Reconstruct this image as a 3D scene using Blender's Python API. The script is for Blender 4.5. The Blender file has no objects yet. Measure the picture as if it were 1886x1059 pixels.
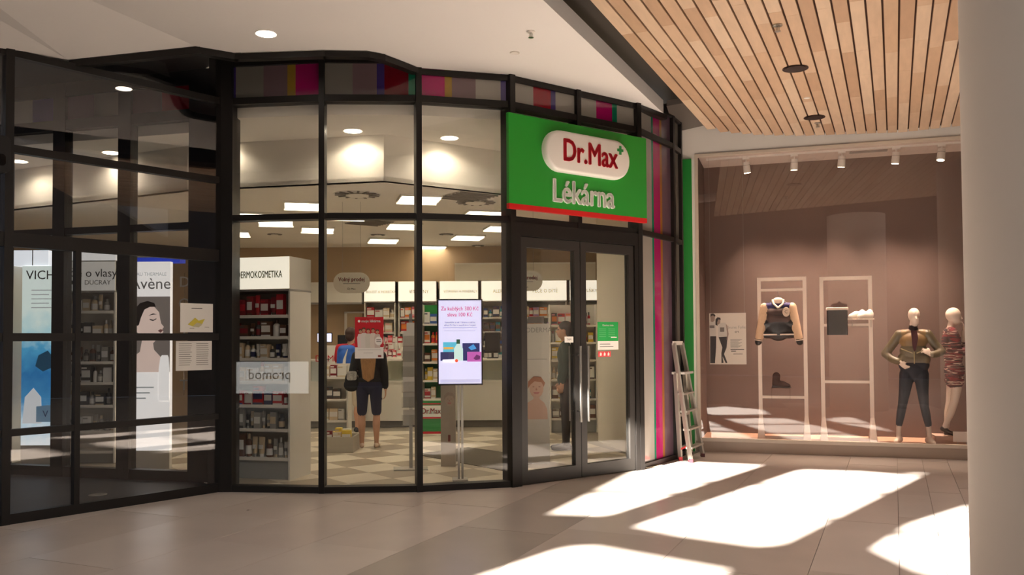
import bpy, bmesh, math, random
import numpy as np
from mathutils import Vector, Matrix, Euler
random.seed(7)
scene = bpy.context.scene
C = scene.collection
R_ = math.radians
# ------------------------------------------------------------------ camera
FPX, CX, CY, EYE = 1600.0, 943.0, 529.5, 1.58
PITCH, ROLL = R_(1.7), R_(-0.36)
SHIFT = 95.5 - FPX * math.tan(PITCH)
cd = bpy.data.cameras.new('camera'); cam = bpy.data.objects.new('camera', cd); C.objects.link(cam)
cd.sensor_width = 36; cd.lens = FPX * 36 / 1886; cd.shift_y = SHIFT / 1886
cd.clip_end = 200
RM = Matrix.Rotation(math.pi / 2 + PITCH, 3, 'X') @ Matrix.Rotation(ROLL, 3, 'Z')
cam.matrix_world = Matrix.Translation((0, 0, EYE)) @ RM.to_4x4()
scene.camera = cam
# ------------------------------------------------------------------ world, sun, added fill light, exposure
w = bpy.data.worlds.new('world'); scene.world = w; w.use_nodes = True
w.node_tree.nodes['Background'].inputs[0].default_value = (0.62, 0.75, 1.0, 1)
w.node_tree.nodes['Background'].inputs[1].default_value = 0.6
SUN_AZ, SUN_EL = R_(38.2), R_(29)      # direction the light travels (right of the view axis), elevation
sd = bpy.data.lights.new('sun', 'SUN'); sd.energy = 88; sd.angle = R_(0.6); sd.color = (1, 0.95, 0.88)
sun = bpy.data.objects.new('sun', sd); C.objects.link(sun)
sdir = Vector((math.sin(SUN_AZ) * math.cos(SUN_EL), math.cos(SUN_AZ) * math.cos(SUN_EL), -math.sin(SUN_EL)))
sun.rotation_euler = sdir.to_track_quat('-Z', 'Y').to_euler()
ROOF_Z = 8.0
ad = bpy.data.lights.new('hall_fill', 'AREA'); ad.shape = 'RECTANGLE'; ad.size = 8; ad.size_y = 9; ad.energy = 860  # added fill that lifts the hall's ambient light, not a real skylight
ad.color = (1.0, 0.95, 0.91)
al = bpy.data.objects.new('hall_fill', ad); C.objects.link(al); al.location = (5.0, -0.6, ROOF_Z - 0.3)
scene.view_settings.view_transform = 'Standard'; scene.view_settings.look = 'None'
scene.view_settings.exposure = 0.0; scene.view_settings.gamma = 1.0
scene.view_settings.use_curve_mapping = False
scene.cycles.transparent_max_bounces = 24
scene.cycles.max_bounces = 10; scene.cycles.diffuse_bounces = 5
scene.cycles.use_denoising = True
scene.cycles.sample_clamp_indirect = 6

# ------------------------------------------------------------------ measuring helpers (image ray -> point of the place)
EY = Vector((0, 0, EYE))
def ray(px, py): return RM @ Vector(((px - CX) / FPX, (CY - py + SHIFT) / FPX, -1))
def fz(px, py, h=0.0):
    d = ray(px, py); return EY + d * ((h - EYE) / d.z)
def fy(px, py, Y):
    d = ray(px, py); return EY + d * (Y / d.y)
def onv(px, py, A, B):          # vertical plane through A, B
    d = ray(px, py); n = Vector((-(B.y - A.y), B.x - A.x, 0))
    return EY + d * ((A - EY).dot(n) / d.dot(n))

# ------------------------------------------------------------------ materials
def lin(c):
    f = lambda v: v / 12.92 if v <= 0.04045 else ((v + 0.055) / 1.055) ** 2.4
    return tuple(f(v / 255) for v in c) + (1,)
MATS = {}
def mat(name, rgb, rough=0.5, metal=0.0, noise=None, emit=0.0, spec=0.5, coat=0.0, stretch=None, bump=0.0):
    if name in MATS: return MATS[name]
    m = bpy.data.materials.new(name); m.use_nodes = True; nt = m.node_tree; b = nt.nodes['Principled BSDF']
    c = lin(rgb)
    b.inputs['Base Color'].default_value = c; b.inputs['Roughness'].default_value = rough
    b.inputs['Metallic'].default_value = metal; b.inputs['Specular IOR Level'].default_value = spec
    b.inputs['Coat Weight'].default_value = coat
    if emit:
        b.inputs['Emission Color'].default_value = c; b.inputs['Emission Strength'].default_value = emit
    if noise:
        sc, amt = noise
        tc = nt.nodes.new('ShaderNodeTexCoord'); mp = nt.nodes.new('ShaderNodeMapping')
        if stretch: mp.inputs['Scale'].default_value = stretch
        nz = nt.nodes.new('ShaderNodeTexNoise'); nz.inputs['Scale'].default_value = sc; nz.inputs['Detail'].default_value = 5
        rp = nt.nodes.new('ShaderNodeMapRange'); rp.inputs[1].default_value = 0.3; rp.inputs[2].default_value = 0.7
        rp.inputs[3].default_value = 1 - amt; rp.inputs[4].default_value = 1 + amt
        hs = nt.nodes.new('ShaderNodeHueSaturation'); hs.inputs['Color'].default_value = c
        nt.links.new(tc.outputs['Object'], mp.inputs[0]); nt.links.new(mp.outputs[0], nz.inputs['Vector'])
        nt.links.new(nz.outputs[0], rp.inputs[0]); nt.links.new(rp.outputs[0], hs.inputs['Value'])
        nt.links.new(hs.outputs[0], b.inputs['Base Color'])
        if bump:
            bp = nt.nodes.new('ShaderNodeBump'); bp.inputs['Strength'].default_value = bump
            nt.links.new(nz.outputs[0], bp.inputs['Height']); nt.links.new(bp.outputs[0], b.inputs['Normal'])
    MATS[name] = m; return m
def glass(name, tint=(1, 1, 1), base=0.04, rough=0.0):
    m = bpy.data.materials.new(name); m.use_nodes = True; nt = m.node_tree
    nt.nodes.remove(nt.nodes['Principled BSDF']); out = nt.nodes['Material Output']
    tr = nt.nodes.new('ShaderNodeBsdfTransparent'); tr.inputs[0].default_value = tint + (1,)
    gl = nt.nodes.new('ShaderNodeBsdfGlossy'); gl.inputs['Roughness'].default_value = rough
    lw = nt.nodes.new('ShaderNodeLayerWeight'); lw.inputs[0].default_value = 0.5
    pw = nt.nodes.new('ShaderNodeMath'); pw.operation = 'POWER'; pw.inputs[1].default_value = 5
    ma = nt.nodes.new('ShaderNodeMath'); ma.operation = 'MULTIPLY_ADD'; ma.inputs[1].default_value = 1 - base; ma.inputs[2].default_value = base
    mx = nt.nodes.new('ShaderNodeMixShader')
    nt.links.new(lw.outputs['Facing'], pw.inputs[0]); nt.links.new(pw.outputs[0], ma.inputs[0])
    nt.links.new(ma.outputs[0], mx.inputs[0]); nt.links.new(tr.outputs[0], mx.inputs[1]); nt.links.new(gl.outputs[0], mx.inputs[2])
    nt.links.new(mx.outputs[0], out.inputs[0])
    MATS[name] = m; return m
GLASS = glass('shop_glass', (0.97, 0.975, 0.97), 0.035)
GLASSV = glass('vestibule_glass', (0.95, 0.95, 0.96), 0.055)
GLASSP = glass('display_glass', (0.97, 0.965, 0.96), 0.06)
BLACK = mat('black_aluminium', (26, 23, 21), 0.42, 0.0, spec=0.35)
DOORM = mat('door_aluminium', (40, 37, 34), 0.45)
WHITE = mat('white_paint', (226, 222, 216), 0.7, noise=(1.5, 0.015))
CEIL = mat('ceiling_plaster', (232, 228, 224), 0.9, noise=(0.8, 0.012))
CHROME = mat('brushed_steel', (190, 188, 182), 0.3, 1.0)
ALU = mat('ladder_aluminium', (196, 190, 178), 0.38, 0.7)
PAPER = mat('white_paper', (230, 226, 218), 0.8)
REDT = mat('red_print', (196, 22, 38), 0.5)
INK = mat('dark_print', (60, 56, 54), 0.6)
GREYP = mat('grey_print', (150, 145, 138), 0.6)
GREEN = mat('sign_green', (30, 150, 44), 0.4)
CABW = mat('white_laminate', (224, 218, 206), 0.45)
SHELFG = mat('shelf_white', (228, 222, 210), 0.5)

# ------------------------------------------------------------------ mesh helpers
class MB:
    def __init__(s): s.v = []; s.f = []; s.m = []
    def add(s, vs, fs, mi=0):
        o = len(s.v); s.v += [tuple(v) for v in vs]; s.f += [tuple(i + o for i in f) for f in fs]; s.m += [mi] * len(fs); return s
    def box(s, x0, x1, y0, y1, z0, z1, mi=0):
        return s.add([(x0, y0, z0), (x1, y0, z0), (x1, y1, z0), (x0, y1, z0), (x0, y0, z1), (x1, y0, z1), (x1, y1, z1), (x0, y1, z1)],
                     [(0, 3, 2, 1), (4, 5, 6, 7), (0, 1, 5, 4), (1, 2, 6, 5), (2, 3, 7, 6), (3, 0, 4, 7)], mi)
    def bbox(s, x0, x1, y0, y1, z0, z1, b=0.006, mi=0):       # box with bevelled vertical + top edges
        pts = [(x0 + b, y0), (x1 - b, y0), (x1, y0 + b), (x1, y1 - b), (x1 - b, y1), (x0 + b, y1), (x0, y1 - b), (x0, y0 + b)]
        cx, cy = (x0 + x1) / 2, (y0 + y1) / 2; n = 8
        sx = (x1 - x0 - 2 * b) / max(x1 - x0, 1e-6); sy = (y1 - y0 - 2 * b) / max(y1 - y0, 1e-6)
        vs = [(cx + (p[0] - cx) * k, cy + (p[1] - cy) * l, z) for (z, k, l) in ((z0, 1, 1), (z1 - b, 1, 1), (z1, sx, sy)) for p in pts]
        fs = [tuple(range(n - 1, -1, -1)), tuple(range(2 * n, 3 * n))]
        for r in range(2):
            for i in range(n): fs.append((r * n + i, r * n + (i + 1) % n, (r + 1) * n + (i + 1) % n, (r + 1) * n + i))
        return s.add(vs, fs, mi)
    def prism(s, pts, z0, z1, mi=0):                         # polygon in xy, extruded in z
        n = len(pts)
        return s.add([(p[0], p[1], z0) for p in pts] + [(p[0], p[1], z1) for p in pts],
                     [tuple(range(n - 1, -1, -1)), tuple(range(n, 2 * n))] + [(i, (i + 1) % n, (i + 1) % n + n, i + n) for i in range(n)], mi)
    def plate(s, pts, y0, y1, mi=0):                         # polygon in xz, extruded in y
        n = len(pts)
        return s.add([(p[0], y0, p[1]) for p in pts] + [(p[0], y1, p[1]) for p in pts],
                     [tuple(range(n)), tuple(range(2 * n - 1, n - 1, -1))] + [(i, i + n, (i + 1) % n + n, (i + 1) % n) for i in range(n)], mi)
    def tube(s, a, b, r, r2=None, n=10, mi=0):
        a, b = Vector(a), Vector(b); r2 = r if r2 is None else r2
        d = (b - a).normalized(); u = d.orthogonal().normalized(); v = d.cross(u)
        vs = [p + (u * math.cos(t) + v * math.sin(t)) * q for p, q in ((a, r), (b, r2)) for t in [2 * math.pi * i / n for i in range(n)]]
        return s.add(vs, [tuple(range(n - 1, -1, -1)), tuple(range(n, 2 * n))] + [(i, (i + 1) % n, (i + 1) % n + n, i + n) for i in range(n)], mi)
    def bar(s, a, b, wx, wy, up=(0, 0, 1), mi=0):            # rectangular bar from a to b
        a, b = Vector(a), Vector(b); d = (b - a).normalized(); u = d.cross(Vector(up))
        if u.length < 1e-4: u = d.orthogonal()
        u.normalize(); v = u.cross(d)
        vs = [p + u * i * wx / 2 + v * j * wy / 2 for p in (a, b) for i, j in ((-1, -1), (1, -1), (1, 1), (-1, 1))]
        return s.add(vs, [(3, 2, 1, 0), (4, 5, 6, 7), (0, 1, 5, 4), (1, 2, 6, 5), (2, 3, 7, 6), (3, 0, 4, 7)], mi)
    def lathe(s, prof, c=(0, 0, 0), n=20, mi=0, sx=1, sy=1):
        k = len(prof); vs = [(c[0] + r * sx * math.cos(2 * math.pi * i / n), c[1] + r * sy * math.sin(2 * math.pi * i / n), c[2] + z) for (r, z) in prof for i in range(n)]
        fs = [(j * n + i, j * n + (i + 1) % n, (j + 1) * n + (i + 1) % n, (j + 1) * n + i) for j in range(k - 1) for i in range(n)]
        fs += [tuple(range(n - 1, -1, -1)), tuple(range((k - 1) * n, k * n))]
        return s.add(vs, fs, mi)
    def ell(s, c, r, n=16, k=10, mi=0, m=None):
        prof = [(math.sin(math.pi * j / k), -math.cos(math.pi * j / k)) for j in range(k + 1)]
        o = len(s.v)
        s.lathe([(max(a, 1e-3), b) for a, b in prof], (0, 0, 0), n, mi)
        for i in range(o, len(s.v)):
            p = Vector((s.v[i][0] * r[0], s.v[i][1] * r[1], s.v[i][2] * r[2]))
            if m: p = m @ p
            s.v[i] = tuple(p + Vector(c))
        return s
    def mesh(s, name, mats, smooth=False):
        me = bpy.data.meshes.new(name); me.from_pydata(s.v, [], s.f); me.update()
        for m in (mats if isinstance(mats, (list, tuple)) else [mats]): me.materials.append(m)
        if any(s.m): me.polygons.foreach_set('material_index', s.m)
        bm = bmesh.new(); bm.from_mesh(me); bmesh.ops.recalc_face_normals(bm, faces=bm.faces); bm.to_mesh(me); bm.free()
        if smooth: me.polygons.foreach_set('use_smooth', [True] * len(me.polygons)); me.set_sharp_from_angle(angle=R_(40))
        return me
    def build(s, name, mats, parent=None, smooth=False):
        o = bpy.data.objects.new(name, s.mesh(name, mats, smooth)); C.objects.link(o)
        if parent: o.parent = parent
        return o
def tag(o, label=None, cat=None, group=None, kind=None):
    if label: o['label'] = label
    if cat: o['category'] = cat
    if group: o['group'] = group
    if kind: o['kind'] = kind
    return o
def thing(name, loc, rz=0, label=None, cat=None, group=None, kind=None):
    o = bpy.data.objects.new(name, None); C.objects.link(o); o.empty_display_size = 0.1
    o.location = loc; o.rotation_euler = (0, 0, rz); return tag(o, label, cat, group, kind)
def place(o, loc, rz=0): o.location = loc; o.rotation_euler = (0, 0, rz); return o
def text(name, s, size, m, parent, x, y, z, ext=0.002, align='CENTER', rz=0, sx=1, bold=0.0, mirror=False, width=None, height=None):
    cu = bpy.data.curves.new('t', 'FONT'); cu.body = s; cu.size = size; cu.extrude = ext; cu.align_x = align; cu.align_y = 'CENTER'
    cu.resolution_u = 3
    t = bpy.data.objects.new('t', cu); C.objects.link(t)
    me = bpy.data.meshes.new_from_object(t.evaluated_get(bpy.context.evaluated_depsgraph_get()))
    bpy.data.objects.remove(t); bpy.data.curves.remove(cu)
    M = Matrix.Rotation(rz, 4, 'Z') @ Matrix.Rotation(math.pi / 2, 4, 'X') @ Matrix.Diagonal((-sx if mirror else sx, 1, 1, 1))
    if bold:                                             # double strike instead of an outline offset
        bm_ = bmesh.new()
        for ox, oy in ((-bold, 0), (bold, 0), (0, bold * .6), (0, -bold * .6)):
            m3 = me.copy(); m3.transform(Matrix.Translation((ox, oy, 0))); bm_.from_mesh(m3); bpy.data.meshes.remove(m3)
        bm_.to_mesh(me); bm_.free()
    if width:
        xs0 = [v.co.x for v in me.vertices]; M = M @ Matrix.Diagonal((width / (max(xs0) - min(xs0)) / sx, 1, 1, 1))
    if height:
        ys0 = [v.co.y for v in me.vertices]; M = M @ Matrix.Diagonal((1, height / (max(ys0) - min(ys0)), 1, 1))
    me.transform(M); me.materials.clear(); me.materials.append(m)
    o = bpy.data.objects.new(name, me); C.objects.link(o); o.location = (x, y, z); o.parent = parent
    return o
def rrect(x0, x1, z0, z1, r, n=6):
    p = []
    for cx, cz, a in ((x1 - r, z1 - r, 0), (x0 + r, z1 - r, 90), (x0 + r, z0 + r, 180), (x1 - r, z0 + r, 270)):
        p += [(cx + r * math.cos(R_(a + 90 * i / n)), cz + r * math.sin(R_(a + 90 * i / n))) for i in range(n + 1)]
    return p
def clip(poly, halfplanes):          # convex clip, (point, inward normal)
    for p0, n in halfplanes:
        out = []
        for i in range(len(poly)):
            a, b = poly[i], poly[(i + 1) % len(poly)]
            da = (a[0] - p0[0]) * n[0] + (a[1] - p0[1]) * n[1]; db = (b[0] - p0[0]) * n[0] + (b[1] - p0[1]) * n[1]
            if da >= 0: out.append(a)
            if (da >= 0) != (db >= 0):
                t = da / (da - db); out.append((a[0] + (b[0] - a[0]) * t, a[1] + (b[1] - a[1]) * t))
        poly = out
        if len(poly) < 3: return []
    return poly
def area(p): return abs(sum(p[i][0] * p[(i + 1) % len(p)][1] - p[(i + 1) % len(p)][0] * p[i][1] for i in range(len(p)))) / 2

# ------------------------------------------------------------------ the plan of the place
GD = Vector((0.4030, 0.9152, 0)); GQ = Vector((0.9152, -0.4030, 0))       # grid of floor joints and ceiling slats
FP = [fz(*p) for p in ((411, 905), (593, 908), (772.8, 905.4), (944, 896.5), (1179, 864.6), (1244, 845), (1258, 838))]
V0 = fz(405, 905); V1 = fz(0, 968); vdir = (V0 - V1).normalized(); V2 = V1 - vdir * 1.6
S0 = Vector((-3.10, 9.32, 0)); S1 = fz(372, 889); S2 = fz(0, 873); S3 = S2 + (S2 - S1).normalized() * 1.6
PA = fz(1298, 831.5); PB = fz(1782.6, 847.5); pd = (PB - PA).normalized(); pn = Vector((pd.y, -pd.x, 0)).normalized()
if pn.y > 0: pn = -pn                                                      # towards the mall
PL = PA - pd * 0.235; PR = PB + pd * 1.6
CEIL_Z = 4.45; HEAD = 4.39; TR1 = (4.09, 4.16); TR2 = (2.85, 2.912); LOWC = 3.44; UPC = 3.985

# ------------------------------------------------------------------ mall floor
STONE = [mat('stone_a', (192, 178, 168), 0.3, noise=(2.2, 0.05)), mat('stone_b', (187, 173, 162), 0.32, noise=(2.6, 0.05)), mat('stone_c', (196, 183, 173), 0.28, noise=(1.8, 0.05))]
STONED = [mat('stone_dark_a', (168, 156, 146), 0.3, noise=(2.2, 0.05)), mat('stone_dark_b', (162, 150, 139), 0.32, noise=(2.5, 0.05))]
GROUT = mat('grout', (150, 140, 130), 0.6, noise=(3, 0.04))
floor = thing('floor', (0, 0, 0), kind='structure')
MB().box(-18, 14, -12, 14, -0.2, -0.012).build('floor_bed', GROUT, floor)
qs = [-8.5, -7.6, -6.7, -5.85, -5.0, -4.2, -3.41, -2.53, -1.55, -0.56, 0.0, 0.29, 0.58, 0.87, 1.45, 2.05, 2.65]
k = 0
fac_n = [(FP[i], FP[i + 1]) for i in range(5)] + [(V2, V0)]
for i in range(len(qs) - 1):
    L = 1.8 if qs[i + 1] - qs[i] > 0.4 else 1.2
    p = 3.0 + (0.6 * (i % 3)) - (0.35 if i % 2 else 0)
    while p < 14:
        cs = [GD * pp + GQ * qq for pp, qq in ((p + .002, qs[i] + .002), (p + L - .002, qs[i] + .002), (p + L - .002, qs[i + 1] - .002), (p + .002, qs[i + 1] - .002))]
        # keep slabs that lie in front of the shop fronts
        vis = False
        for c in cs:
            yl = np.interp(c.x, [V2.x, V0.x] + [q.x for q in FP[1:]] + [PL.x, PR.x], [V2.y, V0.y] + [q.y for q in FP[1:]] + [PL.y, PR.y])
            if c.y < yl + 0.05 and c.y > 3.0: vis = True
        if vis:
            ms = STONED if -3.45 < qs[i] < -3.3 else STONE
            MB().prism([(c.x, c.y) for c in cs], -0.012, 0.0 - 0.0008 * (k % 2)).build('floor_tile', ms[k % len(ms)], floor)
        k += 1; p += L

# ------------------------------------------------------------------ mall shell: hall walls, unseen roof cut to shape the sun patches
HALLW = mat('hall_wall', (120, 110, 102), 0.85, noise=(0.7, 0.05))
for nm, a in (('wall_back', (-18, 14, -12.2, -12, 0, ROOF_Z)), ('wall_left', (-18.2, -18, -12, 14, 0, ROOF_Z)), ('wall_right', (14, 14.2, -12, 14, 0, ROOF_Z))):
    tag(MB().box(*a).build(nm, HALLW), kind='structure')
patches = [[(1020, 945), (1118, 948), (1400, 857), (1205, 848.5)], [(1178, 968), (1262, 984), (1400, 1003), (1440, 1000), (1700, 872), (1475, 866)],
           [(800, 1090), (1040, 1010), (1085, 1008), (1330, 1052), (1230, 1150), (900, 1200)], [(1615, 1010), (1680, 966), (1788, 931), (1790, 1064), (1700, 1050)]]
def to_roof(p, z=ROOF_Z): return p + sdir * ((z - p.z) / sdir.z)
bm = bmesh.new()
def loop(pts):
    vs = [bm.verts.new(p) for p in pts]
    for i in range(len(vs)): bm.edges.new((vs[i], vs[(i + 1) % len(vs)]))
loop([Vector(p) for p in ((-18, -12, ROOF_Z), (14, -12, ROOF_Z), (14, 5.6, ROOF_Z), (-18, 5.6, ROOF_Z))])
holes = []
for pt in patches:
    h = [to_roof(fz(*q)) for q in pt]; holes.append(h); loop(h)  # openings back-projected from the floor so the sun lands in these outlines
bmesh.ops.triangle_fill(bm, use_beauty=True, edges=bm.edges[:], normal=(0, 0, -1))
me = bpy.data.meshes.new('roof'); bm.to_mesh(me); bm.free(); me.materials.append(CEIL)
roof = bpy.data.objects.new('ceiling_sun_mask', me); C.objects.link(roof); tag(roof, kind='structure')
roof_bars = [((1050, 905), (1230, 912)), ((1180, 889), (1330, 891)), ((1270, 933), (1530, 962)), ((1395, 893), (1640, 914)), ((1545, 866), (1720, 880)), ((1560, 985), (1900, 990))]  # bars placed by back-projection to break up the sun patches
for a, b in roof_bars:
    MB().bar(to_roof(fz(*a)) + Vector((0, 0, .05)), to_roof(fz(*b)) + Vector((0, 0, .05)), 0.075, 0.06).build('glazing_bar', BLACK, roof)

# white plaster ceiling in front of the pharmacy
NEAR = 5.5
edge = [V2 + Vector((0, 0, 4.14)), onv(0, 93, V0, V1), onv(125, 110, V0, V1), fz(360, 85, CEIL_Z), fz(430, 97, CEIL_Z), fz(593, 91.5, CEIL_Z), fz(675, 93, CEIL_Z), fz(700, 97.5, CEIL_Z), fz(735, 111, CEIL_Z)]
edge += [Vector((FP[2].x, FP[2].y - .02, CEIL_Z)), Vector((FP[3].x, FP[3].y - .02, CEIL_Z)), Vector((FP[4].x, FP[4].y - .02, CEIL_Z)), fz(1222, 209, CEIL_Z)]
rn = fz(1000, 0, CEIL_Z); rd = (edge[-1] - rn).normalized(); rnear = rn - rd * ((rn.y - NEAR) / rd.y)
mb = MB(); n = len(edge); near = []
for i, e in enumerate(edge):
    t = i / (n - 1); near.append(Vector((edge[0].x * (1 - t) + rnear.x * t, NEAR, 4.2 if i == 0 else CEIL_Z)))
vs = edge + near + [e + Vector((0, 0, .17)) for e in edge] + [e + Vector((0, 0, .17)) for e in near]
fs = []
for i in range(n - 1):
    fs += [(i, i + 1, n + i + 1, n + i), (2 * n + i, 3 * n + i, 3 * n + i + 1, 2 * n + i + 1), (i, 2 * n + i, 2 * n + i + 1, i + 1), (n + i, n + i + 1, 3 * n + i + 1, 3 * n + i)]
fs += [(n - 1, 2 * n + n - 1, 3 * n + n - 1, n + n - 1), (0, n, 3 * n, 2 * n)]
mb.add(vs, fs); ceil = tag(mb.build('ceiling', CEIL), kind='structure')
mb = MB()                                                                   # dark shadow gap profile along the shop front
for i in range(2, n - 1):
    a, b = edge[i], edge[i + 1]; o = Vector((0, .05, -.035))
    mb.bar(a + o, b + o + (b - a).normalized() * .03, 0.09, 0.06)
tag(mb.build('trim_1', BLACK), kind='structure')
tag(MB().box(-18, 14, NEAR - .1, NEAR + .02, CEIL_Z + .17, ROOF_Z).build('wall_bulkhead', CEIL), kind='structure')
DARKC = mat('dark_recess', (44, 40, 38), 0.6, noise=(1, .05))
tag(MB().box(-9, 9, NEAR, 13.0, 4.78, 4.86).build('ceiling_recess', DARKC), kind='structure')
# grey soffit end over the corner between the two shops
q0, q1 = fz(1256, 238, 4.53), fz(1300, 236, 4.53)
tag(MB().prism([(1.98, 10.95), (2.2, 10.8), (2.55, 11.0), (2.75, 11.9), (2.40, 12.3), (2.2, 11.8)], 4.53, 4.6).build('trim_2', mat('soffit_grey', (92, 84, 78), 0.5)), kind='structure')

# ------------------------------------------------------------------ slatted wood ceiling
WZ = 4.25
WOODS = []
for i, c in enumerate([(206, 178, 150), (201, 171, 142), (196, 164, 134), (211, 185, 158), (186, 153, 124), (203, 174, 146)]):
    WOODS.append(mat('beech_%d' % i, c, 0.45, noise=(3, 0.07), stretch=(6, 1, 6)))
wood = thing('ceiling_wood_slats', (0, 0, 0), kind='structure')
qa = [-2.156, -1.997, -1.574, -1.055, .126, .808, 1.6, 2.5]; pa = [11.01, 11.34, 11.735, 12.02, 12.37, 12.31, 12.0, 11.4]
sl0 = GQ.x * .621 + GQ.y * 6.772
pitch = 0.1245; tmpl = {}
for i in range(37):
    q = sl0 + pitch * i; qc = q + pitch / 2
    pe = float(np.interp(qc, qa, pa)); ps = (NEAR + .1 - GQ.y * qc) / GD.y
    p = ps + 0.01; first = True
    while p < pe - 0.02:
        L = random.uniform(0.7, 1.7)
        if pe - p - L < 0.4: L = pe - p
        L = min(L, pe - p)
        b = MB().bbox(q + .008, q + pitch - .008, p + .0006, p + L - .0006, -0.03, 0.0, .002)
        b.v = [(v[0], v[1], -v[2]) for v in b.v]
        o = b.build('wood_slat', random.choice(WOODS), wood)
        o.location = (0, 0, WZ); o.rotation_euler = (0, 0, math.atan2(GQ.y, GQ.x))
        p += L
WDARK = mat('slat_backing', (70, 40, 24), 0.8)
pts = [GQ * qq + GD * (float(np.interp(qq, qa, pa)) - .01) for qq in np.linspace(sl0 + .01, sl0 + pitch * 37, 24)]
pts += [GQ * qq + GD * ((NEAR + .12 - GQ.y * qq) / GD.y) for qq in (sl0 + pitch * 37, sl0 + .01)]
MB().prism([(p.x, p.y) for p in pts], WZ + .032, WZ + .10).build('backing_board', WDARK, wood)
def ceil_ring(name, px, py, h, r, m1, m2, label, cat='lamp', depth=.03, group=None):
    c = fz(px, py, h); t = thing(name, c, 0, label, cat, group)
    MB().lathe([(r * .86, .0), (r, -.006), (r, .004)], n=28).build('trim_ring', m1, t, True)
    MB().lathe([(r * .84, -.004), (r * .84, -.0075)], n=28).build('lens', m2, t)
    return t
DLIT = mat('downlight_lens', (255, 246, 232), 0.5, emit=22)
DBRN = mat('dark_bronze', (48, 26, 20), 0.5); WFIX = mat('white_fixture', (232, 226, 218), 0.5)
ceil_ring('recessed_downlight', 1465, 126, WZ, .125, DBRN, mat('unlit_lens', (34, 18, 14), .4), 'nearer dark round downlight let into the wooden slat ceiling')
ceil_ring('recessed_downlight', 1500, 216, WZ, .125, DBRN, MATS['unlit_lens'], 'dark round downlight in the slat ceiling nearest the clothes shop')
ceil_ring('smoke_detector', 1486, 180, WZ, .035, WFIX, WFIX, 'small white round detector between the two dark downlights in slats', 'detector')
def sprinkler(px, py, h, label, m=WFIX):
    c = fz(px, py, h); t = thing('sprinkler', c - Vector((0, 0, 0)), 0, label, 'sprinkler', 'ceiling sprinklers')
    MB().lathe([(.04, 0), (.042, -.008), (.02, -.014)], n=16).build('escutcheon', m, t, True)
    MB().tube((0, 0, -.012), (0, 0, -.05), .007).tube((-.014, 0, -.02), (-.014, 0, -.055), .003).tube((.014, 0, -.02), (.014, 0, -.055), .003).build('frame', CHROME, t)
    MB().lathe([(.026, -.058), (.026, -.055), (.006, -.05)], n=12).build('deflector', CHROME, t)
sprinkler(1432, 46, WZ, 'metal sprinkler head hanging from wooden slats near top of picture', CHROME)
sprinkler(1506, 226, WZ, 'metal sprinkler head beside the dark downlight nearest the clothes shop', CHROME)
sprinkler(978, 58, CEIL_Z, 'small sprinkler head hanging from the white plaster ceiling')
ceil_ring('smoke_detector', 948, 97, CEIL_Z, .05, WFIX, WFIX, 'small white detector on plaster ceiling above the pharmacy front', 'detector')
# mall downlights (lit), two of them stand outside the frame and are seen only in the glass
ceil_ring('ceiling_downlight', 490, 62, CEIL_Z, .10, WFIX, DLIT, 'lit round downlight in the white plaster ceiling')
def mirror_v(p, A, B):
    nn = Vector((-(B.y - A.y), B.x - A.x, 0)).normalized(); return p - nn * 2 * (p - A).dot(nn)
for k, q in enumerate(()):
    c = mirror_v(fz(*q, CEIL_Z), V0, V1)
    t = thing('ceiling_downlight', c, 0, ['lit round downlight mirrored in the dark entrance glass', 'lit round downlight mirrored lower in the dark entrance glass'][k], 'lamp')
    MB().lathe([(.09, 0), (.10, -.006), (.10, .004)], n=24).build('trim_ring', WFIX, t, True)
    MB().lathe([(.088, -.004), (.088, -.0075)], n=24).build('lens', DLIT, t)

# ------------------------------------------------------------------ columns
COLM = mat('column_plaster', (222, 212, 202), 0.75, noise=(1.2, 0.015))
def column(name, cx, cy, r, h): 
    return MB().lathe([(r, 0), (r, h * .5), (r, h)], (0, 0, 0), 64).build(name, COLM, None, True)
cr = 0.6; ea = math.atan2(*[ray(1779, 700)[k] for k in (0, 1)]); ca = ea + math.asin(cr / 4.6)
o = column('column', 0, 0, cr, 4.25); o.location = (4.6 * math.sin(ca), 4.6 * math.cos(ca), 0); tag(o, 'thick round white column at the right edge of the picture', 'column')
o = column('column', 0, 0, .33, 4.25); o.location = (5.45, 8.75, 0); tag(o, 'slimmer white column hidden behind the thick one, mirrored in the shop glass', 'column')

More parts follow.
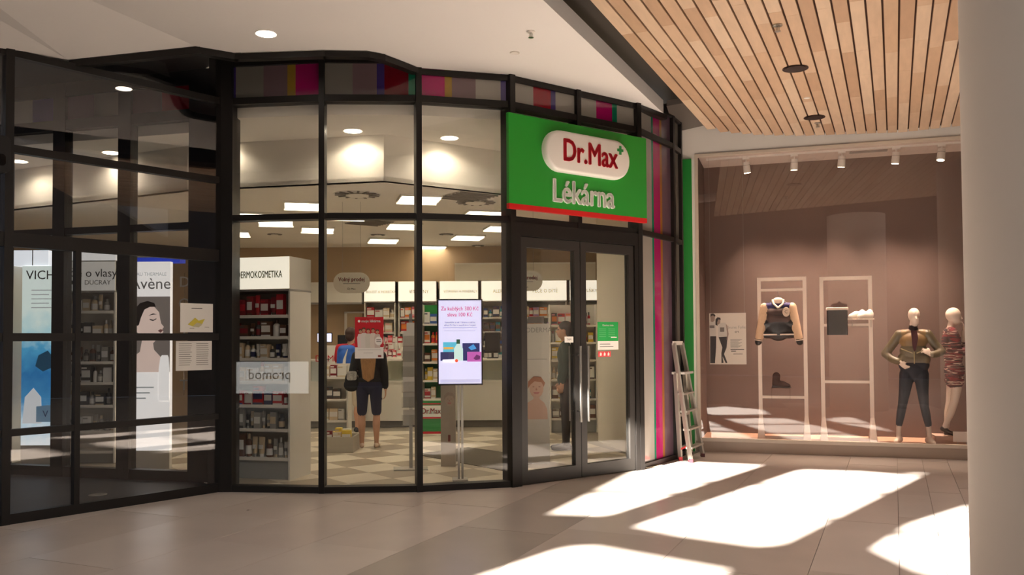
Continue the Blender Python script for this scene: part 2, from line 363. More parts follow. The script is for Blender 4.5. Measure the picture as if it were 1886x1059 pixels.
# ------------------------------------------------------------------ pharmacy shop front
SC = {'grey': (118, 114, 106), 'lgrey': (150, 145, 138), 'mauve': (112, 92, 96), 'mustard': (150, 118, 44), 'magenta': (158, 20, 92), 'indigo': (62, 48, 110), 'dred': (104, 12, 26), 'crimson': (140, 14, 34), 'green': (20, 112, 84), 'ochre': (150, 96, 40), 'violet': (96, 74, 86)}
def smat(c): return mat('glass_stripe_' + c, SC[c], 0.08, spec=0.5)
def seg_frame(name, A, B, kind='structure'):
    t = thing(name, (A.x, A.y, 0), math.atan2(B.y - A.y, B.x - A.x), kind=kind); return t, (Vector((B.x - A.x, B.y - A.y, 0))).length
def bay(name, A, B, stripes, rails=True, left_post=True, right_post=False, top=4.60):
    t, L = seg_frame(name, A, B)
    if left_post: MB().box(-.03, .03, -.04, .13, 0, top).build('post', BLACK, t)
    if right_post: MB().box(L - .03, L + .03, -.04, .13, 0, top).build('post', BLACK, t)
    for z0, z1 in ((0, .065), TR2, TR1, (HEAD + .11, HEAD + .19)):
        MB().box(.03, L - .03, -.03, .11, z0, z1).build('transom', BLACK, t)
    for z0, z1 in ((.065, TR2[0]), (TR2[1], TR1[0])):
        MB().box(.03, L - .03, .02, .03, z0, z1).build('pane', GLASS, t)
    x = .03; tot = sum(s[1] for s in stripes)
    for c, wd in stripes:
        x1 = x + wd / tot * (L - .06)
        MB().box(x, x1, .012, .03, TR1[1], HEAD + .12).build('stripe', smat(c), t); x = x1
    return t, L
bay('window_1', FP[0], FP[1], [('indigo', 14), ('grey', 48), ('mauve', 41), ('mustard', 14), ('magenta', 41)], left_post=False)
bay('window_2', FP[1], FP[2], [('grey', 50), ('mauve', 44), ('indigo', 14), ('dred', 44), ('green', 13)])
bay('window_3', FP[2], FP[3], [('magenta', 42), ('mustard', 13), ('mauve', 43), ('lgrey', 46), ('indigo', 12)])
# corner column, black
MB().prism([(FP[0].x - .16, FP[0].y - .02), (FP[0].x - .02, FP[0].y - .05), (FP[0].x + .10, FP[0].y - .045), (FP[0].x + .10, FP[0].y + .22), (FP[0].x - .10, FP[0].y + .26), (FP[0].x - .2, FP[0].y + .12)], 0, 4.8).build('trim_3', BLACK)['kind'] = 'structure'

# door bay
t, L = seg_frame('window_4', FP[3], FP[4])
MB().box(-.035, .035, -.05, .13, 0, 4.6).build('post', BLACK, t); MB().box(L - .035, L + .035, -.05, .13, 0, 4.6).build('post', BLACK, t)
MB().box(L / 2 - .03, L / 2 + .03, -.04, .12, TR2[0], 4.6).build('post', BLACK, t)
for z0, z1 in (TR2, TR1, (HEAD + .11, HEAD + .19)): MB().box(.035, L - .035, -.03, .11, z0, z1).build('transom', BLACK, t)
for x0, x1, st in ((.035, L / 2 - .03, [('lgrey', 38), ('crimson', 32), ('indigo', 9), ('lgrey', 36)]), (L / 2 + .03, L - .035, [('lgrey', 32), ('magenta', 29), ('green', 9), ('lgrey', 32)])):
    MB().box(x0, x1, .02, .03, TR2[1], TR1[0]).build('pane', GLASS, t)
    tot = sum(s[1] for s in st); x = x0
    for c, wd in st:
        xe = x + wd / tot * (x1 - x0); MB().box(x, xe, .012, .03, TR1[1], HEAD + .12).build('stripe', smat(c), t); x = xe
DOORL, DOORT = L, t
d, L = seg_frame('door_1', FP[3], FP[4])
mb = MB().box(.035, .10, -.045, .1, 0, 2.85).box(L - .10, L - .035, -.045, .1, 0, 2.85).box(.10, L - .10, -.045, .1, 2.70, 2.85)
mb.build('door_frame', BLACK, d)
mid = L / 2
for x0, x1, hx in ((.105, mid - .004, mid - .055), (mid + .004, L - .105, mid + .062)):
    lf = MB()
    st = .085
    lf.box(x0, x0 + st, -.03, .04, .012, 2.695).box(x1 - st, x1, -.03, .04, .012, 2.695).box(x0 + st, x1 - st, -.03, .04, .012, .15).box(x0 + st, x1 - st, -.03, .04, 2.585, 2.695)
    leaf = lf.build('door_leaf', DOORM, d)
    MB().box(x0 + st, x1 - st, 0, .012, .15, 2.585).build('pane', GLASS, leaf)
    h = MB().tube((hx, -.085, .64), (hx, -.085, 1.50), .0165, n=14)
    for z in (.76, 1.40): h.tube((hx, -.085, z), (hx + (.05 if hx > mid else -.0), -.03, z), .009)
    h.build('handle', CHROME, leaf, True)
    h = MB().tube((hx - .0, .095, .64), (hx, .095, 1.50), .0165, n=14)
    for z in (.76, 1.40): h.tube((hx, .095, z), (hx, .04, z), .009)
    h.build('handle', CHROME, leaf, True)
MB().box(x1 - .002, x1 + .01, -.036, .03, .3, .42).box(x1 - .002, x1 + .01, -.036, .03, 2.3, 2.42).build('hinge', BLACK, d)

# striped glass bays right of the door
def stripe_bay(name, A, B, st, right_post=True):
    t, L = seg_frame(name, A, B)
    if right_post: MB().box(L - .03, L + .03, -.035, .1, 0, 4.7).build('post', BLACK, t)
    for z0, z1 in ((0, .06), TR2, TR1, (4.5, 4.6)): MB().box(.03, L - .03, -.03, .09, z0, z1).build('transom', BLACK, t)
    tot = sum(s[1] for s in st)
    for z0, z1 in ((.06, TR2[0]), (TR2[1], TR1[0]), (TR1[1], 4.5)):
        x = .03
        for c, wd in st:
            xe = x + wd / tot * (L - .06); MB().box(x, xe, .012, .03, z0, z1).build('stripe', smat(c), t); x = xe
    return t, L
stripe_bay('window_5', FP[4], FP[5], [('lgrey', 46), ('green', 6), ('magenta', 22), ('ochre', 7), ('violet', 30)])
stripe_bay('window_6', FP[5], FP[6], [('lgrey', 20), ('grey', 20)])
# entrance vestibule: outer glass wall on the left
t, L = seg_frame('window_7', V2, V0)
L1 = (V1 - V2).length
for z0, z1 in ((0, .09), (.762, .822), (1.59, 1.662), (2.42, 2.545), (3.25, 3.318), (4.10, 4.165), (4.7, 4.78)):
    MB().box(0, L, -.03, .04, z0, z1).build('transom', BLACK, t)
for x in (0.0, L1 + .03): MB().box(x - .035, x + .035, -.04, .06, 0, 4.75).build('post', BLACK, t)
xd = (onv(140, 700, V0, V1) - V2).length; xd = ((onv(140, 700, V0, V1) - V2) * Vector((1, 1, 0))).length
MB().box(xd - .025, xd + .025, -.035, .03, .09, 2.42).build('post', BLACK, t)
zs = [(.09, .762), (.822, 1.59), (1.662, 2.42), (2.545, 3.25), (3.318, 4.10), (4.165, 4.7)]
for x0, x1 in ((.035, L1 - .005), (L1 + .065, L - .02)):
    for z0, z1 in zs: MB().box(x0, x1, 0, .01, z0, z1).build('pane', GLASSV, t)
# black device on the entrance post
dv = thing('door_sensor', onv(0, 290, V0, V1) * 1.0 + Vector((.03, -.07, 0)), math.atan2(vdir.y, vdir.x), 'black rounded door sensor box on the left entrance frame', 'sensor')
b = MB().plate(rrect(-.15, .06, -.16, .16, .05), -.1, .03); b.build('housing', mat('sensor_black', (16, 14, 14), .35), dv)
MB().plate(rrect(-.10, .02, -.10, .0, .03), -.104, -.1).build('lens', mat('sensor_lens', (8, 8, 10), .1), dv)
VEST = mat('vestibule_mat', (46, 43, 44), 0.55, noise=(30, 0.1))
pv = [V2, V0 + Vector((0, .02, 0)), S0, S1, S2, S3]
tag(MB().prism([(p.x, p.y) for p in pv], -.01, .004).build('floor_vestibule', VEST), kind='structure')
tag(MB().prism([(p.x, p.y) for p in [V2 + Vector((0.1, 0.15, 0)), V0 + Vector((-.1, .15, 0)), S0, S1, S2, S3]], 4.66, 4.72).build('ceiling_vestibule', DARKC), kind='structure')
fx = thing('floor_plate', fz(180, 912), 0, 'round metal plate in the dark entrance floor', 'floor plate')
MB().lathe([(.09, .004), (.09, .008), (.075, .010)], n=20).build('ring', CHROME, fx)
MB().lathe([(.07, .004), (.07, .009)], n=20).build('lid', mat('plate_steel', (120, 118, 116), .4, .8), fx)
# pharmacy side front seen through the vestibule
t, L = seg_frame('window_8', S3, S1)
posts = [((onv(x, 700, S1, S2) - S3) * Vector((1, 1, 0))).length for x in (0, 108, 229, 372)]
posts[-1] = L
gap = posts[1] - posts[0]
for k, x in enumerate([posts[0] - gap] + posts):
    wd = .085 if k < 4 else .17
    MB().box(x - wd, x + wd * (1 if k < 4 else .8), -.03, .10, 0, 4.66).build('post', BLACK, t)
for z0, z1 in ((0, .12), (2.85, 2.93), (4.10, 4.22), (4.5, 4.66)): MB().box(0, L, -.02, .09, z0, z1).build('transom', BLACK, t)
allp = [posts[0] - gap] + posts
for k in range(len(allp) - 1):
    x0, x1 = allp[k] + .085, allp[k + 1] - (.085 if k < 3 else .17)
    for z0, z1 in ((.12, 2.85), (2.93, 4.10)): MB().box(x0, x1, .02, .03, z0, z1).build('pane', GLASS, t)
    for j, c in enumerate((('grey', 'mauve'), ('lgrey', 'indigo'), ('violet', 'grey'), ('mauve', 'crimson'))[k % 4]):
        MB().box(x0 + (x1 - x0) * j / 2, x0 + (x1 - x0) * (j + 1) / 2, .012, .03, 4.22, 4.5).build('stripe', smat(c), t)
# notices taped to the entrance glass
def vpt(px, py, off=.012): 
    p = onv(px, py, V0, V1); nn = Vector((vdir.y, -vdir.x, 0)); return p + nn * off
def sheet(name, x0, x1, y0, y1, label):
    a, b = vpt((x0 + x1) / 2, y1), vpt((x0 + x1) / 2, y0)
    wd = (vpt(x1, y1) - vpt(x0, y1)).length; h = (b - a).length
    t = thing(name, a, math.atan2(vdir.y, vdir.x), label, 'notice')
    MB().box(-wd / 2, wd / 2, -.003, 0, 0, h).build('sheet', PAPER, t); return t, wd, h
YEL = mat('map_yellow', (206, 190, 70), .6)
t, wd, h = sheet('map_notice', 331, 391, 559, 612, 'white notice with a small yellow site map taped to entrance glass')
MB().plate([(-.1, .08), (-.02, .15), (.02, .12), (.09, .14), (.05, .07), (-.03, .055)], -.006, -.003).build('map_shape', YEL, t)
MB().plate([(-.05, .06), (.0, .1), (.06, .085), (.02, .05)], -.0075, -.006).build('map_shape', mat('map_grey', (190, 184, 150), .6), t)
MB().box(-.06, .06, -.005, -.003, h - .055, h - .048).build('title', INK, t)
MB().box(.09, .14, -.005, -.003, .05, .056).build('caption', GREYP, t); MB().box(-.08, -.03, -.005, -.003, .04, .045).build('caption', GREYP, t)
t, wd, h = sheet('text_notice', 323, 389, 628, 682, 'two-column printed notice below the map on entrance glass')
for cx in (-wd * .24, wd * .24):
    m2 = MB()
    for k in range(11): m2.box(cx - wd * .18, cx + wd * (.18 - .06 * random.random()), -.005, -.003, h * (.9 - .072 * k), h * (.9 - .072 * k) + .006)
    m2.build('text_column', GREYP, t)

# ------------------------------------------------------------------ green pharmacy sign over the door
du = (FP[4] - FP[3]).normalized(); dn = Vector((du.y, -du.x, 0))
sg = thing('pharmacy_sign', FP[3] + dn * .17 + Vector((0, 0, 2.95)), math.atan2(du.y, du.x), 'green pharmacy sign with white pill logo and red lower edge over the door', 'sign')
sg.location = FP[3] + dn * .17 - du * .198 + Vector((0, 0, 2.955))
SW, SH = 2.065, 1.015
MB().bbox(0, SW, -.06, -.015, .055, SH, .004).build('board', GREEN, sg)
MB().bbox(0, SW, -.062, -.015, 0, .055, .003).build('lower_edge', mat('sign_red', (204, 16, 20), .4), sg)
for x in (.3, SW - .3): MB().box(x - .02, x + .02, -.015, .15, .4, .5).build('bracket', BLACK, sg)
x0, x1, z0, z1 = .445, 1.715, .452, .905
pl = MB()
rr = rrect(x0, x1, z0, z1, (z1 - z0) / 2 - .001, 8); cxp, czp = (x0 + x1) / 2, (z0 + z1) / 2
vs = []; N_ = len(rr)
for sc, y in ((1, -.055), (1, -.10), (.975, -.125), (.93, -.138), (.85, -.143)):
    hz = (z1 - z0) / 2; dd = hz * (1 - sc)
    r2 = rrect(x0 + dd, x1 - dd, z0 + dd, z1 - dd, hz - dd - .001, 8); vs += [(p[0], y, p[1]) for p in r2]
fs = [(j * N_ + i, j * N_ + (i + 1) % N_, (j + 1) * N_ + (i + 1) % N_, (j + 1) * N_ + i) for j in range(4) for i in range(N_)] + [tuple(range(4 * N_, 5 * N_)), tuple(range(N_ - 1, -1, -1))]
pl.add(vs, fs); pl.build('pill_logo', mat('sign_white', (238, 234, 228), .35), sg, True)
text('logo_lettering', 'Dr.Max', .265, mat('logo_red', (190, 14, 40), .4), sg, 1.085, -.146, czp - .0, .006, bold=.007, width=.82, height=.25)
MB().plate([(1.53, .74), (1.56, .74), (1.56, .775), (1.59, .775), (1.59, .805), (1.56, .805), (1.56, .84), (1.53, .84), (1.53, .805), (1.50, .805), (1.50, .775), (1.53, .775)], -.152, -.14).build('plus_mark', mat('logo_green', (40, 140, 70), .4), sg)
text('lettering', 'Lékárna', .30, mat('letter_white', (242, 246, 238), .4), sg, 1.05, -.068, .235, .008, bold=.008, width=.93, height=.26)
# spot that faintly lights the sign is the hall itself: no lamp

# ------------------------------------------------------------------ posters and stickers on the glass
def fpt(px, py, A, B, off):
    n_ = Vector((B.y - A.y, -(B.x - A.x), 0)).normalized(); return onv(px, py, A, B) + n_ * off
def gsheet(name, A, B, x0, x1, y0, y1, label, cat, m, off=-.012, inside=True):
    d_ = (B - A).normalized(); cx_ = (x0 + x1) / 2
    a = fpt(cx_, y1, A, B, off); wd = ((fpt(x1, y1, A, B, off) - fpt(x0, y1, A, B, off)) * Vector((1, 1, 0))).length; h = fpt(cx_, y0, A, B, off).z - a.z
    t = thing(name, a, math.atan2(d_.y, d_.x), label, cat)
    MB().box(-wd / 2, wd / 2, -.002, .0, 0, h).build('sheet', m, t); return t, wd, h
t, wd, h = gsheet('red_poster', FP[1], FP[2], 654.5, 707, 584, 660, 'red poster with a group of people in white coats on pharmacy window', 'poster', mat('poster_red', (190, 22, 34), .5), .03)
MB().box(-wd / 2, wd / 2, -.0035, -.002, 0, h * .27).build('lower_band', PAPER, t)
for k, (xx, hh) in enumerate(((-.09, .2), (-.055, .215), (-.01, .205), (.04, .21), (.085, .195))):
    z = h * .25; col = [(222, 200, 196), (214, 206, 196), (206, 200, 186), (216, 204, 190), (200, 182, 170)][k]
    mm = mat('coat_print_%d' % k, col, .6)
    f = MB().plate([(xx - .028, z), (xx - .034, z + hh * .55), (xx - .022, z + hh * .74), (xx + .022, z + hh * .74), (xx + .034, z + hh * .55), (xx + .028, z)], -.0045 - .0003 * k, -.002)
    fg = f.build('figure_print', mm, t)
    MB().plate([(xx + .017 * math.cos(a * .7854), z + hh * .86 + .022 * math.sin(a * .7854)) for a in range(8)], -.0062, -.002).build('head_print', mat('skin_print', (190, 140, 112), .6), fg)
    MB().plate([(xx - .018, z + hh * .88), (xx - .014, z + hh * .99), (xx + .014, z + hh * .99), (xx + .018, z + hh * .88), (xx, z + hh * .94)], -.0072, -.006).build('hair_print', mat('hair_print', (90, 60, 42), .6), fg)
MB().plate([(.098 + .04 * math.cos(a * .393), h * .42 + .045 * math.sin(a * .393)) for a in range(16)], -.0085, -.002).build('round_badge', PAPER, t)
MB().box(.075, .122, -.0095, -.0085, h * .44, h * .455).box(.075, .122, -.0095, -.0085, h * .40, h * .415).build('badge_text', INK, t)
text('poster_heading', 'moje lékárna', .038, PAPER, t, .018, -.004, h * .90, .0004, bold=.001)
MB().plate([(-.105 + .013 * math.cos(a * .5236), h * .90 + .013 * math.sin(a * .5236)) for a in range(12)], -.004, -.002).build('heading_mark', PAPER, t)
MB().box(-.12, .12, -.0045, -.0035, h * .20, h * .208).box(-.06, .04, -.0045, -.0035, h * .13, h * .136).build('small_print', GREYP, t)
MB().box(.09, .125, -.0045, -.0035, h * .03, h * .08).build('corner_logo', mat('logo_brown', (130, 60, 50), .6), t)
A_, B_ = FP[3], FP[4]
t, wd, h = gsheet('opening_hours_sticker', A_, B_, 1100, 1138, 593, 644, 'green and white opening hours sticker on the right door leaf', 'sticker', mat('sticker_green', (36, 160, 76), .5), .008)
MB().box(-wd / 2, wd / 2, -.003, -.002, 0, h * .31).build('white_part', PAPER, t)
text('heading', 'Otevírací doba', .03, PAPER, t, 0, -.0035, h * .88, .0003, bold=.0006)
m2 = MB()
for k in range(5): m2.box(-wd * .42, -wd * .1, -.003, -.002, h * (.74 - .07 * k), h * (.755 - .07 * k)).box(wd * .02, wd * .34, -.003, -.002, h * (.74 - .07 * k), h * (.755 - .07 * k))
m2.build('hours_text', mat('pale_green_print', (120, 200, 140), .6), t)
MB().box(wd * .14, wd * .42, -.003, -.002, h * .43, h * .46).build('white_bar', PAPER, t)
MB().box(-wd * .4, wd * .1, -.004, -.003, h * .19, h * .215).box(-wd * .4, wd * .25, -.004, -.003, h * .10, h * .115).build('footer_text', INK, t)
t, wd, h = gsheet('red_sticker_strip', A_, B_, 1101, 1124, 647, 657, 'row of three small red pictogram stickers on right door leaf', 'sticker', mat('sticker_red', (214, 70, 76), .5), .008)
for k in (-1, 0, 1): MB().plate([(k * wd * .31 - .014, .012), (k * wd * .31 + .012, .012), (k * wd * .31 + .016, h * .6), (k * wd * .31, h * .85), (k * wd * .31 - .012, h * .6)], -.003, -.002).build('pictogram', PAPER, t)
t, wd, h = gsheet('push_sticker', A_, B_, 1035, 1051, 620, 631, 'small white sticker with tiny lettering on the left door leaf', 'sticker', PAPER, .045)
text('lettering', 'TAM', .035, INK, t, 0, -.0025, h / 2, .0003)

# ------------------------------------------------------------------ step ladder leaning beside the striped glass
ld = thing('step_ladder', fz(1272, 851.5), 0, 'aluminium step ladder with red feet leaning beside striped glass', 'ladder')
o0 = Vector(ld.location); N0 = Vector((0, 0, .03)); F0 = fz(1294, 841) - o0 + Vector((0, 0, .03)); B0 = fz(1253, 847.5) - o0 + Vector((0, 0, .03)); FB = B0 + (F0 - N0) * .86
sepd = (F0 - N0)
TN = onv(1241, 632, FP[5], FP[4]) - o0; TN = fy(1241, 632, 11.22) - o0; TF = TN + sepd * .62
HN = N0 + (TN - N0) * .74; HF = F0 + (TF - F0) * .74
rm = lambda a, b, nm='rail': MB().bar(a, b, .028, .062, (0.5, -.85, 0)).build(nm, ALU, ld)
rm(N0, TN); rm(F0, TF); rm(B0, HN + Vector((-.03, .02, 0)), 'rear_rail'); rm(FB, HF + Vector((-.03, .02, 0)), 'rear_rail')
MB().bar(TN - (TF - TN) * .03, TF + (TF - TN) * .03, .03, .05).build('top_handle', mat('handle_white', (220, 214, 204), .5), ld)
for f in (.10, .255, .41, .56): 
    a, b = N0 + (TN - N0) * f, F0 + (TF - F0) * f; MB().bar(a, b, .085, .024).build('step', ALU, ld)
MB().bar(HN, HF, .17, .03).build('platform', mat('platform_grey', (176, 172, 164), .5), ld)
for f in (.12, .5):
    MB().bar(B0 + (HN - B0) * f, FB + (HF - FB) * f, .02, .03).build('rear_brace', ALU, ld)
MB().bar(N0 + (TN - N0) * .12, B0 + (HN - B0) * .10, .012, .02).build('spreader', mat('spreader_red', (190, 60, 60), .5), ld)
for p in (N0, F0, B0, FB): MB().box(p.x - .022, p.x + .022, p.y - .04, p.y + .04, -.0, .045).build('foot', mat('foot_red', (206, 50, 60), .5) if p in (N0, B0) else mat('foot_dark', (90, 40, 40), .5), ld)

# ================================================================== pharmacy interior
def XX(px, Y, py=620): return fy(px, py, Y).x
def ZZ(py, Y, px=800): return fy(px, py, Y).z
WARMW = mat('pharmacy_wall', (182, 156, 124), 0.8, noise=(1.2, .03))
PWHITE = mat('pharmacy_white_wall', (216, 206, 188), 0.7, noise=(1.2, .02))
PCEIL = mat('pharmacy_ceiling', (240, 233, 222), 0.85, noise=(1.5, .02))
BACKY = 17.3
RW0 = Vector((1.72, 11.25, 0)); RW1 = Vector((XX(1100, 13.4), 13.4, 0))
inner = [S3, S1, S0, FP[0], FP[1], FP[2], FP[3], FP[4], RW0, RW1, Vector((2.6, BACKY, 0)), Vector((-9.2, BACKY, 0)), Vector((-9.2, S3.y, 0))]
fp = thing('floor_pharmacy', (0, 0, 0), kind='structure')
MB().prism([(p.x, p.y) for p in inner], -.01, .006).build('floor_bed', mat('pharmacy_grout', (150, 140, 124), .6), fp)
cpl = [FP[0], FP[1], FP[2], FP[3], FP[4]]; hp = []
for a, b in list(zip(cpl[:-1], cpl[1:])) + [(S1, S0)]:
    n_ = (-(b.y - a.y), b.x - a.x); hp.append(((a.x, a.y), n_ if n_[1] > 0 else (-n_[0], -n_[1])))
hp += [((RW0.x, RW0.y), (-(RW0.y - RW1.y), RW0.x - RW1.x) if False else (-.95, -.30)), ((0, 15.0), (0, -1)), ((-4.6, 10), (1, 0))]
TL = [mat('vinyl_light', (214, 202, 180), .35, noise=(4, .04)), mat('vinyl_dark', (160, 146, 124), .35, noise=(4, .05))]
ang = R_(38); ux, uy = math.cos(ang), math.sin(ang); ts = .56
for i in range(-14, 22):
    for j in range(-2, 32):
        cs = [(-2 + (i + a) * ts * ux - (j + b) * ts * uy, 8 + (i + a) * ts * uy + (j + b) * ts * ux) for a, b in ((.003, .003), (.997, .003), (.997, .997), (.003, .997))]
        q = clip(cs, hp)
        if q and area(q) > .01: MB().prism(q, .006, .012).build('floor_tile', TL[(i + j) % 2], fp)
tag(MB().box(-9.3, 2.7, BACKY, BACKY + .15, 0, 4.3).build('wall_pharmacy_back', WARMW), kind='structure')
tag(MB().box(-9.35, -9.2, S3.y - .3, BACKY, 0, 4.3).build('wall_pharmacy_left', WARMW), kind='structure')
d_ = (RW1 - RW0).normalized(); nr = Vector((-d_.y, d_.x, 0)) * -.12
mb = MB().prism([(p.x, p.y) for p in (RW0, RW1, RW1 + nr, RW0 + nr)], 0, 4.2); tag(mb.build('wall_pharmacy_right', PWHITE), kind='structure')
tag(MB().prism([(RW1.x, RW1.y), (RW1.x + .12, RW1.y), (2.72, BACKY), (2.6, BACKY)], 0, 4.2).build('wall_pharmacy_side', PWHITE), kind='structure')
BK = [fz(x, y, LOWC) for x, y in ((-260, 440), (8, 387), (345, 350), (445, 345), (707, 333), (925, 357))]; BK.append(Vector((1.75, 12.6, LOWC)))
mb = MB()
for a, b in zip(BK[:-1], BK[1:]):
    mb.add([(a.x, a.y, LOWC), (b.x, b.y, LOWC), (b.x, b.y, UPC), (a.x, a.y, UPC), (a.x, a.y + .1, LOWC), (b.x, b.y + .1, LOWC), (b.x, b.y + .1, UPC), (a.x, a.y + .1, UPC)], [(0, 1, 2, 3), (5, 4, 7, 6), (4, 5, 1, 0), (3, 2, 6, 7)])
tag(mb.build('wall_pharmacy_bulkhead', PCEIL), kind='structure')
tag(MB().prism([(p.x, p.y) for p in BK] + [(2.6, BACKY), (-9.2, BACKY)], LOWC, LOWC + .05).build('ceiling_pharmacy', PCEIL), kind='structure')
up = [S3, S1, S0, FP[0], FP[1], FP[2], FP[3], FP[4], Vector((2.0, 11.4, 0))]
cen = Vector((-2.5, 12, 0))
up = [p + (Vector((cen.x, cen.y, 0)) - p).normalized() * .13 for p in up]
tag(MB().prism([(p.x, p.y) for p in up] + [(1.8, 12.7)] + [(p.x, p.y + .1) for p in reversed(BK[:-1])], UPC, UPC + .42).build('ceiling_pharmacy_front', PCEIL), kind='structure')
# downlights with their lamps
PLENS = mat('pharmacy_lens', (255, 240, 214), .5, emit=14)
def spot(loc, aim, power, size, blend=.6, col=(1, .86, .66), r=.05):
    l = bpy.data.lights.new('spot', 'SPOT'); l.energy = power; l.spot_size = R_(size); l.spot_blend = blend; l.color = col; l.shadow_soft_size = r
    o = bpy.data.objects.new('spot', l); C.objects.link(o); o.location = loc; o.rotation_euler = Vector(aim).to_track_quat('-Z', 'Y').to_euler(); return o
for px, py, lb in ((650, 241, 'lit downlight in pharmacy front ceiling, above the red poster'), (828, 254, 'lit downlight in pharmacy front ceiling, above the display screen'), (205, 281, 'lit downlight seen through the entrance glass, right one'), (35, 297, 'lit downlight seen through entrance glass, at the left edge'), (412, 262, 'lit downlight of the pharmacy ceiling hidden behind the corner post')):
    t = ceil_ring('pharmacy_downlight', px, py, UPC, .115, WFIX, PLENS, lb)
    spot(Vector(t.location) - Vector((0, 0, .03)), (0, .12, -1), 20, 150, .5)
# ceiling light panels
PANEL = mat('panel_light', (255, 244, 224), .5, emit=16)
LOUV = mat('louvre', (232, 226, 214), .4)
pan = [(772, 364), (890, 391), (508, 408), (585, 421), (745, 414), (706, 441), (862, 435), (795, 454), (1000, 459), (430, 428), (560, 376), (925, 418), (470, 395), (640, 396)]
names = ['near the round vent above the red poster', 'at the front right of the pharmacy ceiling', 'above the skincare sign', 'left of the grey square vent', 'right of the grey square vent', 'above the hanging oval sign', 'above the display screen', 'small and far, left above the display screen', 'seen through the left door leaf', 'far left behind the corner post', 'at the front left above the transom', 'behind the right post of the screen window', 'left front, beside the corner post', 'behind the transom above the red poster']
for (px, py), nm in zip(pan, names):
    c = fz(px, py, LOWC); t = thing('ceiling_light_panel', c - Vector((0, 0, .0)), R_(14), 'square louvred light panel ' + nm, 'lamp', 'pharmacy ceiling light panels')
    MB().box(-.26, .26, -.26, .26, -.012, -.006).build('diffuser', PANEL, t)
    MB().box(-.27, .27, -.27, -.255, -.03, 0).box(-.27, .27, .255, .27, -.055, 0).box(-.27, -.255, -.255, .255, -.03, 0).box(.255, .27, -.255, .255, -.03, 0).build('frame', LOUV, t)
    for k in range(5): MB().box(-.255, .255, -.205 + k * .1, -.195 + k * .1, -.055, -.013).build('louvre', LOUV, t)
VENT = mat('vent_grey', (190, 182, 170), .6); VENTD = mat('vent_dark', (130, 122, 112), .6)
def sqvent(px, py, lb, s=.3, slats=7):
    t = thing('ceiling_vent', fz(px, py, LOWC), R_(35), lb, 'vent')
    MB().box(-s, s, -s, s, -.006, 0).build('backing', VENT, t)
    for k in range(slats): MB().box(-s * .95, s * .95, -s * .9 + k * s * 1.8 / (slats - 1) - .008, -s * .9 + k * s * 1.8 / (slats - 1) + .008, -.02, -.006).build('slat', VENTD, t)
sqvent(862, 361, 'grey slatted square vent at front of pharmacy ceiling'); sqvent(680, 409, 'grey square vent in ceiling above the oval hanging sign')
def rvent(px, py, lb, r):
    t = thing('round_vent', fz(px, py, LOWC), 0, lb, 'vent')
    MB().lathe([(r * .45, -.008), (r * .5, -.02), (r * .35, -.03)], n=20).build('core', PCEIL, t, True)
    mb = MB()
    for k in range(14):
        a = 2 * math.pi * k / 14; mb.bar((r * .5 * math.cos(a), r * .5 * math.sin(a), -.008), (r * .95 * math.cos(a), r * .95 * math.sin(a), -.008), .03, .008)
    mb.build('blades', VENTD, t); MB().lathe([(r * .93, 0), (r, -.006), (r, -.001)], n=28).build('rim', WFIX, t)
rvent(658, 358, 'large round ceiling vent above the red poster', .3); rvent(876, 372, 'round ceiling vent at front right, under the grey vent', .28)
for k, q in enumerate(((506, 431), (696, 432), (822, 431), (880, 452))): rvent(*q, ['small round ceiling vent above the skincare sign', 'small round ceiling vent right of the oval sign', 'small round ceiling vent above the screen', 'small round ceiling vent right above the screen'][k], .13)

# ---- products
def tmpl_carton():
    mb = MB().box(-.5, .5, -.5, .5, 0, 1, 0); mb.box(-.46, .46, -.515, -.5, .30, .72, 1); mb.box(-.46, .1, -.515, -.5, .80, .90, 2); mb.box(-.5, .5, -.51, -.5, .0, .12, 2); return mb.mesh('carton', [PAPER, PAPER, PAPER])
def tmpl_bottle():
    mb = MB().lathe([(.44, 0), (.5, .02), (.5, .62), (.42, .70), (.2, .76), (.2, .78)], n=14, mi=0); mb.lathe([(.24, .78), (.24, .98), (.2, 1)], n=12, mi=2); mb.lathe([(.505, .12), (.505, .5)], n=14, mi=1); return mb.mesh('bottle', [PAPER, PAPER, PAPER], True)
def tmpl_tubeb():
    vs = [(.5, -.25), (.5, .25), (-.5, .25), (-.5, -.25)]
    mb = MB().lathe([(.3, 0), (.3, .16)], n=12, mi=2)
    mb.add([(.4 * math.cos(2 * math.pi * i / 12), .4 * math.sin(2 * math.pi * i / 12), .16) for i in range(12)] + [(.5 * math.cos(2 * math.pi * i / 12), .05 * math.sin(2 * math.pi * i / 12), 1) for i in range(12)], [tuple(range(11, -1, -1)), tuple(range(12, 24))] + [(i, (i + 1) % 12, (i + 1) % 12 + 12, i + 12) for i in range(12)], 0)
    mb.box(-.3, .3, -.42, -.2, .4, .6, 1); return mb.mesh('cream_tube', [PAPER, PAPER, PAPER])
def tmpl_jar():
    mb = MB().lathe([(.46, 0), (.5, .04), (.5, .62), (.47, .66)], n=16, mi=0); mb.lathe([(.51, .66), (.51, .96), (.47, 1)], n=16, mi=2); mb.lathe([(.505, .15), (.505, .5)], n=16, mi=1); return mb.mesh('jar', [PAPER, PAPER, PAPER], True)
TM = {'carton': tmpl_carton(), 'bottle': tmpl_bottle(), 'tube': tmpl_tubeb(), 'jar': tmpl_jar()}
